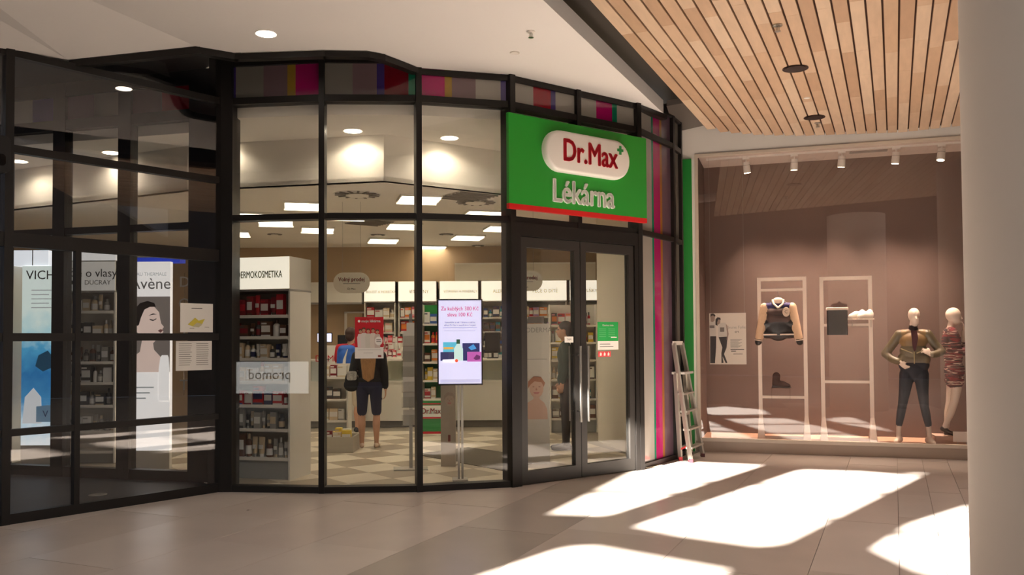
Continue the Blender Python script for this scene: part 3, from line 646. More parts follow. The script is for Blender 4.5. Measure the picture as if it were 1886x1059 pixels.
COL = {'white': (226, 222, 214), 'red': (186, 30, 40), 'pink': (226, 150, 160), 'crimson': (132, 24, 34), 'orange': (220, 126, 44), 'yellow': (220, 188, 60), 'green': (40, 140, 66), 'teal': (30, 120, 126), 'blue': (40, 78, 150), 'navy': (32, 38, 80), 'grey': (150, 146, 138), 'dark grey': (70, 68, 66), 'brown': (96, 60, 40), 'beige': (206, 184, 150), 'lilac': (176, 150, 190)}
ORD = ['1st', '2nd', '3rd', '4th', '5th', '6th', '7th', '8th', '9th', '10th', '11th', '12th', '13th', '14th', '15th', '16th', '17th', '18th']
def pm(c): return mat('pack_' + c.replace(' ', '_'), COL[c], .45)
def product(kind, loc, rz, wd, dp, h, cols, label, group, parent=None):
    o = bpy.data.objects.new({'carton': 'product_carton', 'bottle': 'product_bottle', 'tube': 'cream_tube', 'jar': 'cream_jar'}[kind], TM[kind]); C.objects.link(o)
    o.location = loc; o.rotation_euler = (0, 0, rz); o.scale = (wd, dp, h)
    for i in range(3): o.material_slots[i].link = 'OBJECT'; o.material_slots[i].material = pm(cols[i])
    tag(o, label, {'carton': 'box', 'bottle': 'bottle', 'tube': 'tube', 'jar': 'jar'}[kind], group); return o
def stock(root, x0, x1, y, z, hmax, pal, phrase, shelf_no, group, kinds=('carton', 'carton', 'bottle'), wr=(.07, .13), depth=.10, fill=1.0):
    M = Matrix.Translation(root.location) @ Matrix.Rotation(root.rotation_euler.z, 4, 'Z'); x = x0 + .01; k = 0
    while True:
        kd = random.choice(kinds); wd = random.uniform(*wr) * (.6 if kd in ('bottle', 'tube', 'jar') else 1); h = hmax * random.uniform(.62, .96) * (.6 if kd == 'jar' else 1)
        if x + wd > x1 or k >= 18: break
        if random.random() < fill:
            c = random.choice(pal); others = [q for q in ('white', random.choice(pal)) if q != c] or ['white']
            cl = (c, random.choice(others + ['white']), random.choice(pal))
            product(kd, M @ Vector((x + wd / 2, y, z)), root.rotation_euler.z + (random.uniform(-.06, .06)), wd, min(depth, wd) if kd != 'carton' else depth * random.uniform(.6, 1), h, cl,
                    '%s %s, %s from left on %s shelf %s' % (c, {'carton': 'box', 'bottle': 'bottle', 'tube': 'cream tube', 'jar': 'cream jar'}[kd], ORD[k], shelf_no, phrase), group)
            k += 1
        x += wd + random.uniform(.006, .02)
LBOX = mat('lightbox_face', (255, 246, 226), .5, emit=.8)
LBOXC = mat('lightbox_face_cool', (244, 246, 246), .5, emit=1.1)
def unit(name, loc, rz, W, H, D, shelves, label, header=None, hmat=None, z0=0.0, back=None, sides=True):
    t = thing(name, loc, rz, label, 'shelf'); bk = back or CABW
    if sides:
        MB().box(0, .022, -D, 0, z0, H).build('side_panel', CABW, t); MB().box(W - .022, W, -D, 0, z0, H).build('side_panel', CABW, t)
    MB().box(.022, W - .022, -.02, 0, z0, H).build('back_panel', bk, t)
    for z in shelves:
        s = MB().box(.023, W - .023, -D + .01, -.02, z - .022, z).build('shelf', SHELFG, t)
        MB().box(.03, W - .03, -D, -D + .01, z - .03, z + .006).build('price_rail', CABW, s)
    if shelves: MB().box(.023, W - .023, -D + .04, -.02, z0, min(shelves) - .03).build('plinth', mat('plinth_grey', (150, 150, 146), .5), t)
    if header:
        ha, hb, hd = header; MB().box(0, W, -D - .012, -.0, ha, hb).build('header_box', CABW, t); MB().box(.004, W - .004, -D - .02, -D - .012, ha + .004, hb - .004).build('lightbox', hmat or LBOX, t)
        MB().box(-.004, W + .004, -D - .024, 0, ha - .02, ha).build('lightbox_edge', GREYP, t)
    return t
# skincare cabinet right behind the first window bay
c0 = fz(534, 887); rzc = R_(-14)
W1 = 1.15; cu_x, cu_y = math.cos(rzc), math.sin(rzc)
base = Vector((c0.x, c0.y, .012)); D1 = .5
dloc = base + Vector((-cu_y * -1 * 0, 0, 0))
# local: x along front, -y to viewer; front right corner must sit at c0
dl = base - Matrix.Rotation(rzc, 3, 'Z') @ Vector((W1, -D1, 0))
hz0, hz1 = ZZ(534, c0.y, 490), ZZ(474, c0.y, 490)
shz = [ZZ(y, c0.y + .1, 480) for y in (583, 622, 662, 704, 748, 792, 845)]
dc = unit('skincare_cabinet', dl, rzc, W1, hz1, D1, shz, 'white skincare cabinet with a lit header sign behind the leftmost window', (hz0, hz1, 0), LBOX)
text('header_lettering', 'DERMOKOSMETIKA', .125, mat('olive_print', (112, 112, 84), .6), dc, W1 - .375, -D1 - .023, (hz0 + hz1) / 2 - .02, .001, width=.57, height=.08, bold=.0018)
pal1 = ['crimson', 'crimson', 'brown', 'dark grey', 'white', 'beige', 'grey', 'navy', 'red']
tops = [hz0] + shz[:-1]
for k, z in enumerate(shz):
    p_ = [['crimson', 'crimson', 'red', 'brown'], ['crimson', 'dark grey', 'brown', 'white'], ['navy', 'beige', 'dark grey', 'white'], ['white', 'beige', 'red'], ['red', 'crimson', 'navy', 'white', 'blue'], ['grey', 'dark grey', 'beige'], ['beige', 'white', 'brown', 'grey']][k]
    stock(dc, .03, W1 - .03, -D1 + .10, z, (tops[k] - z) * .86, p_, 'of skincare cabinet', ORD[k], 'packs in the skincare cabinet', ('carton', 'carton', 'bottle', 'tube'), (.07, .14), .1)

# wall units seen through the entrance glass
UY = 11.35
def xs(px): return XX(px, UY)
ua = unit('haircare_shelf', Vector((xs(122), UY + .3, .012)), 0, xs(216) - xs(122), ZZ(484, UY, 160), .35, [ZZ(y, UY, 160) for y in (575, 622, 668, 706, 748, 795, 832)], 'haircare shelf with a grey header seen through the entrance glass', (ZZ(538, UY, 160), ZZ(484, UY, 160), 0), mat('grey_header', (206, 202, 194), .5, emit=.35))
text('header_lettering', 'Péče o vlasy', .15, INK, ua, (xs(216) - xs(122)) / 2 - .02, -.375, ZZ(506, UY, 160), .001)
text('header_lettering', 'DUCRAY', .085, GREYP, ua, .44, -.375, ZZ(523, UY, 160), .001); MB().box(.0, .2, -.378, -.37, ZZ(526, UY, 160), ZZ(519, UY, 160)).build('header_block', INK, ua)
for k, y in enumerate((575, 622, 668, 706, 748, 795)):
    z = ZZ(y, UY, 160); stock(ua, .03, xs(216) - xs(122) - .03, -.25, z, .23, [['white', 'grey', 'beige'], ['dark grey', 'white', 'beige'], ['dark grey', 'brown', 'grey'], ['white', 'grey', 'dark grey'], ['grey', 'beige', 'dark grey'], ['white', 'grey', 'beige']][k], 'of haircare unit', ORD[k], 'packs in the haircare unit', ('bottle', 'carton', 'bottle', 'tube'), (.08, .14), .1)
ub = unit('wall_shelf', Vector((xs(-60), UY + .3, .012)), 0, xs(26) - xs(-60), ZZ(490, UY, 10), .35, [ZZ(y, UY, 10) for y in (540, 590, 640, 690, 740, 790, 832)], 'dark product shelf at the far left behind the entrance glass', None)
for k, y in enumerate((590, 640, 690, 740, 790)):
    stock(ub, .2, xs(26) - xs(-60) - .02, -.25, ZZ(y, UY, 10), .22, ['white', 'dark grey', 'beige', 'grey', 'brown'], 'of far left unit', ORD[k], 'packs in the far left unit', ('carton', 'bottle'), (.08, .14), .1)
# bright light strips above
lt = thing('light_strip', Vector((xs(-60), UY - .06, ZZ(490, UY, 50))), 0, 'bright white light box strip above the sea-blue banner', 'lightbox')
MB().box(0, xs(92) - xs(-60), 0, .3, 0, ZZ(462, UY, 50) - ZZ(490, UY, 50)).build('box', mat('strip_light', (236, 240, 246), .5, emit=.9), lt)
for k in range(3): MB().box(.35 + k * .26, .362 + k * .26, -.004, 0, 0, ZZ(462, UY, 50) - ZZ(490, UY, 50)).build('joint', GREYP, lt)
lt = thing('light_strip', Vector((xs(122), UY - .06, ZZ(482, UY, 160))), 0, 'white light box strip above the haircare header', 'lightbox')
MB().box(0, xs(216) - xs(122), 0, .3, .01, ZZ(464, UY, 160) - ZZ(482, UY, 160)).build('box', mat('strip_light_dim', (226, 224, 222), .5, emit=.55), lt)
MB().box(0, xs(216) - xs(122), -.004, .3, 0, .01).build('edge', GREYP, lt)
# tall back-lit banners
def banner(name, px0, px1, py0, py1, Y, m, label):
    t = thing(name, Vector((XX(px0, Y), Y, .012)), 0, label, 'banner'); W = XX(px1, Y) - XX(px0, Y); z0, z1 = ZZ(py1, Y, px0), ZZ(py0, Y, px0)
    MB().box(0, W, 0, .08, 0, z0).build('base', CABW, t); MB().box(0, W, 0, .08, z0, z1).build('panel', m, t); return t, W, z0, z1
def grad_mat(name, stops, emit, z0, z1, noise=0):
    m = bpy.data.materials.new(name); m.use_nodes = True; nt = m.node_tree; b = nt.nodes['Principled BSDF']
    tc = nt.nodes.new('ShaderNodeTexCoord'); sp = nt.nodes.new('ShaderNodeSeparateXYZ'); mr = nt.nodes.new('ShaderNodeMapRange'); mr.inputs[1].default_value = z0; mr.inputs[2].default_value = z1
    cr = nt.nodes.new('ShaderNodeValToRGB'); nt.links.new(tc.outputs['Object'], sp.inputs[0]); nt.links.new(sp.outputs[2], mr.inputs[0])
    if noise:
        nz = nt.nodes.new('ShaderNodeTexNoise'); nz.inputs['Scale'].default_value = 7; nz.inputs['Detail'].default_value = 6; nt.links.new(tc.outputs['Object'], nz.inputs['Vector'])
        ma = nt.nodes.new('ShaderNodeMath'); ma.operation = 'MULTIPLY_ADD'; ma.inputs[1].default_value = noise; nt.links.new(nz.outputs[0], ma.inputs[0]); nt.links.new(mr.outputs[0], ma.inputs[2])
        sb = nt.nodes.new('ShaderNodeMath'); sb.operation = 'SUBTRACT'; sb.inputs[1].default_value = noise / 2; nt.links.new(ma.outputs[0], sb.inputs[0]); nt.links.new(sb.outputs[0], cr.inputs[0])
    else: nt.links.new(mr.outputs[0], cr.inputs[0])
    el = cr.color_ramp.elements; el[0].position, el[0].color = stops[0][0], lin(stops[0][1]); el[1].position, el[1].color = stops[-1][0], lin(stops[-1][1])
    for p, c in stops[1:-1]: e = el.new(p); e.color = lin(c)
    nt.links.new(cr.outputs[0], b.inputs['Base Color']); nt.links.new(cr.outputs[0], b.inputs['Emission Color']); b.inputs['Emission Strength'].default_value = emit; b.inputs['Roughness'].default_value = .4
    MATS[name] = m; return m
SEAZ = (ZZ(822, UY - .1, 60), ZZ(492, UY - .1, 60))
PGREY = mat('backlit_grey_print', (176, 178, 178), .6, emit=.45)
sea = grad_mat('sea_banner_print', [(0, (236, 240, 240)), (.14, (190, 214, 226)), (.24, (60, 130, 176)), (.40, (30, 104, 160)), (.54, (70, 150, 190)), (.62, (170, 206, 210)), (.75, (210, 224, 216)), (1, (214, 224, 218))], .85, SEAZ[0], SEAZ[1], .22)
t, W, z0, z1 = banner('sea_banner', 40, 97, 492, 822, UY - .1, sea, 'tall back-lit banner with a blue sea picture behind the entrance glass')
text('brand_lettering', 'VICHY', .17, INK, t, W * .56, -.003, ZZ(509, UY - .1, 60), .001, align='LEFT') if False else text('brand_lettering', 'VICHY', .165, INK, t, W * .72, -.003, ZZ(509, UY - .1, 60), .001)
m2 = MB()
for k in range(5): m2.box(W * .3, W * (.95 - .08 * (k % 2)), -.003, 0, ZZ(537 + 8 * k, UY - .1, 60), ZZ(535.5 + 8 * k, UY - .1, 60))
m2.build('small_print', PGREY, t)
PRW = mat('white_pack_print', (236, 238, 240), .5, emit=.5)
MB().plate([(.02, z0 + .28), (.05, z0 + .62), (.16, z0 + .74), (.26, z0 + .62), (.27, z0 + .28)], -.004, 0).build('bottle_picture', PRW, t)
MB().plate([(.20, z0 + .30), (.20, z0 + .50), (W - .005, z0 + .52), (W - .005, z0 + .30)], -.006, 0).build('jar_picture', mat('blue_pack_print', (120, 160, 190), .5, emit=.3), t)
text('pack_letter', 'V', .12, mat('blue_letter', (30, 70, 130), .5), t, .32, -.008, z0 + .4, .001)
MB().plate([(.18, z0 + 1.02), (.22, z0 + 1.16), (.34, z0 + 1.22), (W - .004, z0 + 1.15), (W - .004, z0 + 1.0), (.28, z0 + .95)], -.003, 0).build('drop_shape', mat('drop_blue', (34, 96, 130), .5, emit=.25), t)
# portrait banner
AY = 10.75; WB = mat('white_backlit', (236, 231, 226), .5, emit=.85)
t, W, z0, z1 = banner('portrait_banner', 240, 313, 484, 832, AY, WB, 'tall white back-lit banner with a portrait of a woman, eyes closed')
zp = lambda py: ZZ(py, AY, 276); xp = lambda px: (px - 240) / 73 * W
MB().box(0, W, -.003, 0, zp(687), zp(548)).build('photo_ground', mat('photo_taupe', (150, 138, 130), .6, emit=.32), t)
SK = mat('print_skin', (222, 196, 182), .6, emit=.72); HRP = mat('print_hair', (58, 46, 40), .6)
MB().plate([(xp(a), zp(b)) for a, b in ((240, 662), (258, 650), (262, 628), (258, 618), (251, 612), (250, 600), (256, 590), (262, 575), (272, 566), (284, 567), (293, 577), (295, 590), (297, 598), (302, 604), (299, 608), (301, 613), (297, 618), (296, 624), (288, 628), (282, 634), (284, 646), (297, 660), (303, 687), (240, 687))], -.006, -.003).build('portrait', SK, t)
MB().plate([(xp(a), zp(b)) for a, b in ((243, 612), (242, 592), (247, 572), (258, 560), (272, 556), (284, 560), (287, 567), (276, 567), (266, 572), (260, 586), (256, 600), (251, 604))], -.0075, -.003).build('portrait_hair', HRP, t)
MB().plate([(xp(a), zp(b)) for a, b in ((248, 603), (252, 600), (256, 606), (254, 613), (250, 613))], -.0085, -.003).build('portrait_ear', SK, t)
MB().plate([(xp(a), zp(b)) for a, b in ((276, 589), (283, 591), (288, 588), (288, 590), (282, 593), (276, 591))], -.0075, -.006).build('closed_eye', HRP, t)
MB().plate([(xp(a), zp(b)) for a, b in ((274, 583), (282, 579), (289, 581), (282, 581.5))], -.0075, -.006).build('eyebrow', HRP, t)
MB().plate([(xp(a), zp(b)) for a, b in ((291, 611), (296, 608), (301, 610), (296, 615))], -.0075, -.006).build('lips', mat('print_lips', (176, 120, 114), .6, emit=.2), t)
MB().plate([(xp(a), zp(b)) for a, b in ((293, 740), (293, 682), (296, 660), (299, 656), (309, 656), (311, 660), (312.5, 682), (312.5, 740))], -.0085, -.003).build('bottle_picture', WB, t)
text('lettering', 'EAU THERMALE', .06, PGREY, t, W / 2, -.004, zp(507), .0005, sx=.95); text('brand_lettering', 'Avène', .2, mat('brand_grey', (130, 126, 122), .5, emit=.2), t, W / 2, -.004, zp(525), .0008)
m2 = MB()
for k in range(3): m2.box(W * .02, W * (.6 - .1 * k), -.003, 0, zp(716.5 + 10 * k), zp(714 + 10 * k))
m2.build('small_print', PGREY, t)
bs = thing('blue_strip_light', Vector((XX(246, AY + .2), AY + .2, ZZ(483, AY + .2, 300))), 0, 'blue light strip above the portrait banner', 'lightbox')
MB().box(0, XX(330, AY + .2) - XX(246, AY + .2), 0, .2, 0, .06).build('strip', mat('blue_strip', (30, 60, 190), .4, emit=.5), bs); MB().box(0, .9, .0, .2, .06, .075).build('cap', GREYP, bs)
# white letters modelled in place of a glass reflection beside the portrait banner
vl = thing('reflected_lettering', Vector((XX(317, 9.75), 9.95, .012)), 0, 'white vertical letters imitating a reflection beside the portrait banner', 'lettering')
for ch, py in (('D', 522), ('O', 562), ('I', 592), ('I', 614), ('T', 712)):
    text('letter', ch, .17, mat('letter_pale', (220, 218, 214), .5), vl, .06, 0, ZZ(py, 9.95, 320), .003)
MB().box(.055, .065, .001, .004, ZZ(730, 9.95, 320), ZZ(505, 9.95, 320)).build('carrier_strip', glass('carrier', (.9, .9, .9), .03), vl)

# ---- back wall units with lit category signs
BY = 16.9
edges = [668, 731, 807, 884, 957, 1047, 1112]
heads = ['BOLEST A HOREČKA', 'VITAMÍNY', 'VITAMÍNY A MINERÁLY', 'ALERGIE', 'PÉČE O DÍTĚ', 'DOPLŇKY']
ulab = ['with pink packs behind the blue backpack', 'behind the brochure stand', 'behind the display screen', 'right of the display screen', 'behind the left door leaf', 'behind the right door leaf']
upal = [['white', 'pink', 'red', 'white', 'beige'], ['red', 'white', 'pink', 'orange'], ['white', 'red', 'beige', 'yellow', 'orange', 'navy'], ['navy', 'blue', 'dark grey', 'brown', 'teal'], ['pink', 'white', 'red', 'orange', 'lilac', 'beige'], ['orange', 'red', 'brown', 'white', 'beige', 'yellow']]
usel = ['under 1st lit sign', 'under 2nd lit sign', 'under 3rd lit sign', 'under 4th lit sign', 'under 5th lit sign', 'under 6th lit sign']
hA, hB = ZZ(556, BY, 800), ZZ(519, BY, 800)
for k in range(6):
    xa, xb = XX(edges[k], BY), XX(edges[k + 1], BY)
    sh = [2.0, 1.72, 1.44, 1.16, .86]
    u = unit('medicine_shelf', Vector((xa + .03, BY + .36, .012)), 0, xb - xa - .06, hB, .36, sh, 'white medicine shelf under a lit sign, ' + ulab[k], (hA, hB, 0), LBOX)
    text('header_lettering', heads[k], .095 if len(heads[k]) < 14 else .07, mat('sign_pale_print', (150, 142, 110), .6), u, (xb - xa) / 2, -.384, (hA + hB) / 2 - .01, .001, sx=.9)
    for j, z in enumerate(sh[:4]):
        if k == 2 and j > 1: continue
        stock(u, .03, xb - xa - .06, -.26, z, .235, upal[k], usel[k], ORD[j], 'medicine packs ' + usel[k], ('carton', 'carton', 'carton', 'bottle'), (.07, .15), .12)
# plain cornice panels at the left and the beam above
xa, xb = XX(560, BY), XX(667, BY)
cp = thing('cornice_panel', Vector((xa, BY + .2, hA)), 0, 'plain pale cornice panel left of the lit category signs', 'panel')
MB().box(0, xb - xa, -.25, 0, 0, hB - hA).build('face', CABW, cp); MB().box(0, xb - xa, -.26, 0, -.03, 0).build('lower_edge', GREYP, cp)
xa, xb = XX(838, BY), XX(1098, BY)
cp = thing('ceiling_box', Vector((xa, BY + .3, hB + .02)), 0, 'pale boxed panel above the lit signs behind the screen', 'panel')
MB().box(0, xb - xa, -.3, 0, 0, ZZ(486, BY, 880) - hB - .02).build('face', PWHITE, cp); MB().box(0, xb - xa, -.31, 0, ZZ(486, BY, 880) - hB - .03, ZZ(486, BY, 880) - hB - .0).build('upper_edge', CABW, cp)
# door in the back wall
dd = tag(thing('door_2', Vector((XX(640, BACKY), BACKY, 0)), 0), kind='structure'); dw = XX(668, BACKY) - XX(640, BACKY)
MB().box(0, dw, -.05, 0, .012, ZZ(577, BACKY, 650)).build('door_leaf', mat('door_beige', (184, 160, 126), .6), dd); MB().box(-.05, 0, -.06, 0, .012, ZZ(575, BACKY, 650)).box(-.05, dw + .05, -.06, 0, ZZ(577, BACKY, 650), ZZ(574, BACKY, 650)).build('door_frame', CABW, dd)
# counter
KY = fz(690, 789).y; kt = ZZ(664, KY, 700); kl = ZZ(706, KY, 700)
ka, kb = XX(560, KY), XX(940, KY)
ct = thing('pharmacy_counter', Vector((ka, KY, .012)), 0, 'long white pharmacy counter with glass front panel', 'counter')
MB().box(0, kb - ka, .02, .6, .12, kl).build('front', CABW, ct); MB().box(.03, kb - ka - .03, .07, .55, 0, .12).build('kickboard', mat('kick_grey', (120, 116, 108), .5), ct)
MB().box(-.02, kb - ka + .02, 0, .62, kl, kl + .03).build('ledge', SHELFG, ct); MB().box(0, kb - ka, .03, .05, kl + .03, kt - .02).build('glass_front', glass('counter_glass', (.95, .97, .95), .05), ct)
MB().box(0, kb - ka, .35, .6, kl + .03, kt - .02).build('upper_body', mat('counter_green_white', (222, 220, 206), .5), ct); MB().box(-.02, kb - ka + .02, 0, .64, kt - .02, kt + .012).build('top', SHELFG, ct)
# red and pink packs piled on the counter
rk = thing('pack_rack', Vector((XX(684, KY), KY + .3, kt + .025)), 0, 'tiered rack of red and pink packs on the counter beside the woman', 'rack'); rw = XX(737, KY) - XX(684, KY)
for j in range(3): MB().box(0, rw, -.05 + .07 * j, .05 + .07 * j, 0, .03 + .13 * j).build('tier', CABW, rk)
for j in range(3): stock(rk, 0, rw, .07 * j, .03 + .13 * j + kt * 0, .15, ['red', 'red', 'pink', 'crimson', 'white'], 'of the counter rack', ORD[j], 'packs in the counter rack', ('carton', 'carton', 'tube'), (.05, .1), .06)
def monitor(px0, px1, py0, py1, Y, zb, m, label, rz=0):
    t = thing('monitor', Vector((XX((px0 + px1) / 2, Y), Y, zb)), rz, label, 'monitor'); W = XX(px1, Y) - XX(px0, Y); a, b = ZZ(py1, Y, px0) - zb, ZZ(py0, Y, px0) - zb
    MB().bbox(-W / 2, W / 2, -.02, .03, a, b, .004).build('bezel', BLACK, t); MB().box(-W / 2 + .012, W / 2 - .012, -.024, -.02, a + .014, b - .014).build('screen', m, t)
    MB().box(-.02, .02, 0, .03, .01, a + .02).build('neck', BLACK, t); MB().box(-.1, .1, -.08, .08, 0, .012).build('foot', BLACK, t)
SCRW = mat('monitor_white', (226, 228, 255), .4, emit=1.0); SCRD = mat('monitor_dark', (22, 22, 24), .25)
monitor(584, 612, 613, 631, KY, kt + .025, SCRW, 'small lit monitor on the counter, cut by the window post')
monitor(622, 641, 617, 640, KY + .3, kt + .025, SCRD, 'dark monitor on the counter left of the man')
monitor(893, 921, 612, 650, KY + .2, kt + .025, SCRD, 'dark till screen on the counter right of the display screen')
cs = thing('counter_sign', Vector((XX(596, KY), KY - .04, ZZ(672, KY, 610))), 0, 'white sign with red lettering on the counter left of the man', 'sign')
MB().box(0, XX(640, KY) - XX(596, KY), 0, .03, 0, ZZ(636, KY, 610) - ZZ(672, KY, 610)).build('board', PAPER, cs); text('lettering', 'Dr.Max', .16, REDT, cs, .10, -.003, .11, .001)
# mini flat product gondola + low bin, left of the man
GY = 13.2; g0 = XX(588, GY); gw = XX(641, GY) - g0
gz = [ZZ(y, GY, 620) for y in (696, 737, 776)]
go = unit('white_gondola', Vector((g0, GY + .3, .012)), 0, gw, ZZ(672, GY, 620), .3, gz, 'low white gondola of boxed goods left of the man', None)
for j, z in enumerate(gz): stock(go, .03, gw - .03, -.18, z, .2, [['white', 'beige', 'crimson'], ['dark grey', 'brown', 'white'], ['beige', 'white', 'grey']][j], 'of the low gondola', ORD[j], 'packs in the low gondola', ('carton',), (.08, .14), .1)
LY = fz(620, 836).y; lb = thing('low_display_bin', Vector((XX(592, LY), LY, .012)), 0, 'low grey display bin full of packs at floor level', 'bin'); lw = XX(650, LY) - XX(592, LY)
MB().box(0, lw, 0, .02, 0, .22).box(0, lw, .48, .5, 0, .22).box(0, .02, .02, .48, 0, .22).box(lw - .02, lw, .02, .48, 0, .22).build('walls', mat('bin_grey', (176, 168, 154), .5), lb); MB().box(.02, lw - .02, .02, .48, .0, .12).build('bottom', CABW, lb)
for j, yy in enumerate((.12, .3)): stock(lb, .03, lw - .03, yy, .12, .22, ['crimson', 'yellow', 'white', 'beige', 'red'], 'of the low bin', ['front', 'rear'][j], 'packs in the low bin', ('carton',), (.08, .13), .1)
# brochure stand
sb = fz(757, 866); bs = thing('brochure_stand', Vector((sb.x, sb.y, .012)), R_(8), 'steel brochure stand with leaflet pockets behind the window', 'stand')
zt = ZZ(580, sb.y, 757)
MB().bbox(-.21, .2, -.13, .13, 0, .018, .004).build('base_plate', CHROME, bs); MB().box(-.02, .02, -.012, .012, .018, zt).build('pole', CHROME, bs)
for j, py in enumerate((640, 668, 696, 724, 752, 785)):
    z = ZZ(py, sb.y, 757); pk = MB().box(-.11, .12, -.05, -.046, z, z + .13).box(-.11, .12, -.046, -.012, z, z + .006).box(-.11, -.106, -.046, -.012, z, z + .13).box(.116, .12, -.046, -.012, z, z + .13).build('pocket', glass('acrylic_%d' % j, (.96, .96, .95), .05), bs)
    MB().box(-.095, .105, -.04, -.03 + .006 * 1, z + .008, z + .19).build('leaflet', [PAPER, mat('leaflet_grey', (190, 186, 178), .6), mat('leaflet_pale', (200, 196, 186), .6)][j % 3], pk)
MB().box(-.05, .05, -.03, -.02, ZZ(612, sb.y), ZZ(596, sb.y)).build('tag', PAPER, bs)
# green-fronted promotional shelf
PY = fz(792, 800).y; p0 = XX(776, PY); pw = XX(816, PY) - p0
pz = [ZZ(y, PY, 790) for y in (598, 634, 668, 702, 736)]
GS = mat('shelf_green', (30, 130, 56), .45)
ps = unit('green_promo_shelf', Vector((p0, PY + .35, .012)), 0, pw, ZZ(562, PY, 790), .35, pz, 'green promotional shelf with red lettering behind the brochure stand', None, back=GS)
MB().box(.0, pw, -.36, -.34, .0, .55).build('front_panel', GS, ps); MB().box(0, pw, -.365, -.36, ZZ(769, PY), ZZ(748, PY)).build('name_band', PAPER, ps); MB().box(0, pw, -.366, -.36, ZZ(772, PY), ZZ(769, PY)).box(0, pw, -.366, -.36, ZZ(746, PY), ZZ(744, PY)).box(0, pw, -.366, -.36, ZZ(800, PY), ZZ(796, PY)).build('red_line', REDT, ps)
text('lettering', 'Dr.Max', .13, REDT, ps, pw / 2 - .02, -.368, ZZ(758.5, PY), .001, sx=.8, bold=.002)
for j, z in enumerate(pz): stock(ps, .03, pw - .03, -.22, z, .24, [['navy', 'white', 'blue'], ['red', 'orange', 'white'], ['beige', 'brown', 'orange'], ['beige', 'yellow', 'white'], ['white', 'red', 'beige']][j], 'of the green promo unit', ORD[j], 'packs in the green promo unit', ('carton', 'carton', 'bottle'), (.07, .12), .1)
# digital display on its pole
dY = fz(847, 887).y; ds = thing('display_screen', Vector((XX(847, dY), dY, .012)), R_(5), 'portrait advertising screen on a steel double pole behind the window', 'screen')
a, b = ZZ(709, dY, 846) - .012, ZZ(551, dY, 846) - .012; sw = .505
MB().box(-.03, -.006, -.02, .02, .02, a + .3).build('pole', CHROME, ds); MB().box(.01, .034, -.02, .02, .02, a + .3).build('pole', CHROME, ds); MB().bbox(-.09, .08, -.09, .12, 0, .022, .004).build('base', CHROME, ds)
MB().bbox(-sw / 2, sw / 2, -.06, -.01, a, b, .005).build('housing', mat('screen_black', (18, 18, 24), .3), ds)
sc = MB().box(-sw / 2 + .016, sw / 2 - .016, -.063, -.06, a + .018, b - .016).build('screen', mat('screen_lilac', (214, 212, 246), .3, emit=.92), ds)
def em(n_, c, e=.75): return mat('screen_' + n_, c, .4, emit=e)
zs_ = lambda py: ZZ(py, dY, 846) - .012; xs_ = lambda px: (px - 846.5) / 87 * sw
text('headline', 'Za každých 300 Kč', .062, em('rose', (186, 66, 110)), sc, 0, -.0645, zs_(569), .0004, bold=.0008, sx=.87); text('headline', 'sleva 100 Kč', .062, em('rose', (186, 66, 110)), sc, 0, -.0645, zs_(580), .0004, bold=.0008, sx=.87)
text('subline', 'Vyzvedněte si vaši 1 lékárnu z balíčku', .026, em('ink', (50, 50, 70), .3), sc, 0, -.0645, zs_(594), .0003, sx=.85); text('subline', 'výhod Dr.Max k okamžitému čerpání', .026, em('ink', (50, 50, 70), .3), sc, 0, -.0645, zs_(599), .0003, sx=.9)
MB().box(-.19, .19, -.0645, -.063, zs_(604.5), zs_(603)).box(-.18, .17, -.0645, -.063, zs_(610), zs_(608.8)).build('fine_print', em('pale', (180, 178, 210), .8), sc)
MB().box(xs_(814), xs_(842), -.065, -.063, zs_(648), zs_(630)).build('pack_picture', em('cyan', (90, 190, 220), .7), sc); MB().box(xs_(815), xs_(834), -.0655, -.063, zs_(643), zs_(639)).build('pack_stripe', em('amber', (230, 180, 90), .7), sc)
MB().box(xs_(851), xs_(884), -.065, -.063, zs_(664), zs_(632)).build('pack_picture', em('deepblue', (24, 36, 110), .5), sc); MB().plate([(xs_(862), zs_(640)), (xs_(872), zs_(634)), (xs_(878), zs_(642)), (xs_(868), zs_(645))], -.0656, -.063).build('pack_swirl', em('skyblue', (60, 150, 220), .7), sc)
MB().box(xs_(860), xs_(887), -.0665, -.063, zs_(666), zs_(648)).build('pack_picture', em('violet', (190, 90, 180), .7), sc); MB().plate([(xs_(872), zs_(660)), (xs_(878), zs_(653)), (xs_(885), zs_(656)), (xs_(884), zs_(662)), (xs_(876), zs_(663))], -.067, -.063).build('pack_flower', em('plum', (110, 20, 110), .5), sc)
MB().box(xs_(809), xs_(836), -.0665, -.063, zs_(664), zs_(648)).build('pack_picture', em('slate', (60, 62, 110), .5), sc)
MB().plate([(xs_(835), zs_(664)), (xs_(835), zs_(642)), (xs_(840), zs_(634)), (xs_(840), zs_(626)), (xs_(846), zs_(626)), (xs_(846), zs_(634)), (xs_(852), zs_(642)), (xs_(852), zs_(664))], -.068, -.063).build('bottle_picture', em('mint', (196, 226, 220), .8), sc); MB().box(xs_(839.5), xs_(846.5), -.0685, -.063, zs_(633), zs_(625)).build('bottle_cap', em('darkgreen', (30, 90, 60), .4), sc)
MB().plate([(xs_(813), zs_(667)), (xs_(813), zs_(662)), (xs_(838), zs_(661)), (xs_(838), zs_(667))], -.069, -.063).build('tube_picture', em('white', (244, 240, 250), .95), sc); MB().plate([(xs_(839.5) + .018 * math.cos(k * .5236), zs_(664) + .018 * math.sin(k * .5236)) for k in range(12)], -.0695, -.063).build('tube_cap', em('orange', (236, 84, 50), .8), sc)
MB().box(-.22, .22, -.0645, -.063, zs_(704), zs_(698)).build('footer_band', em('mist', (196, 194, 226), .85), sc)
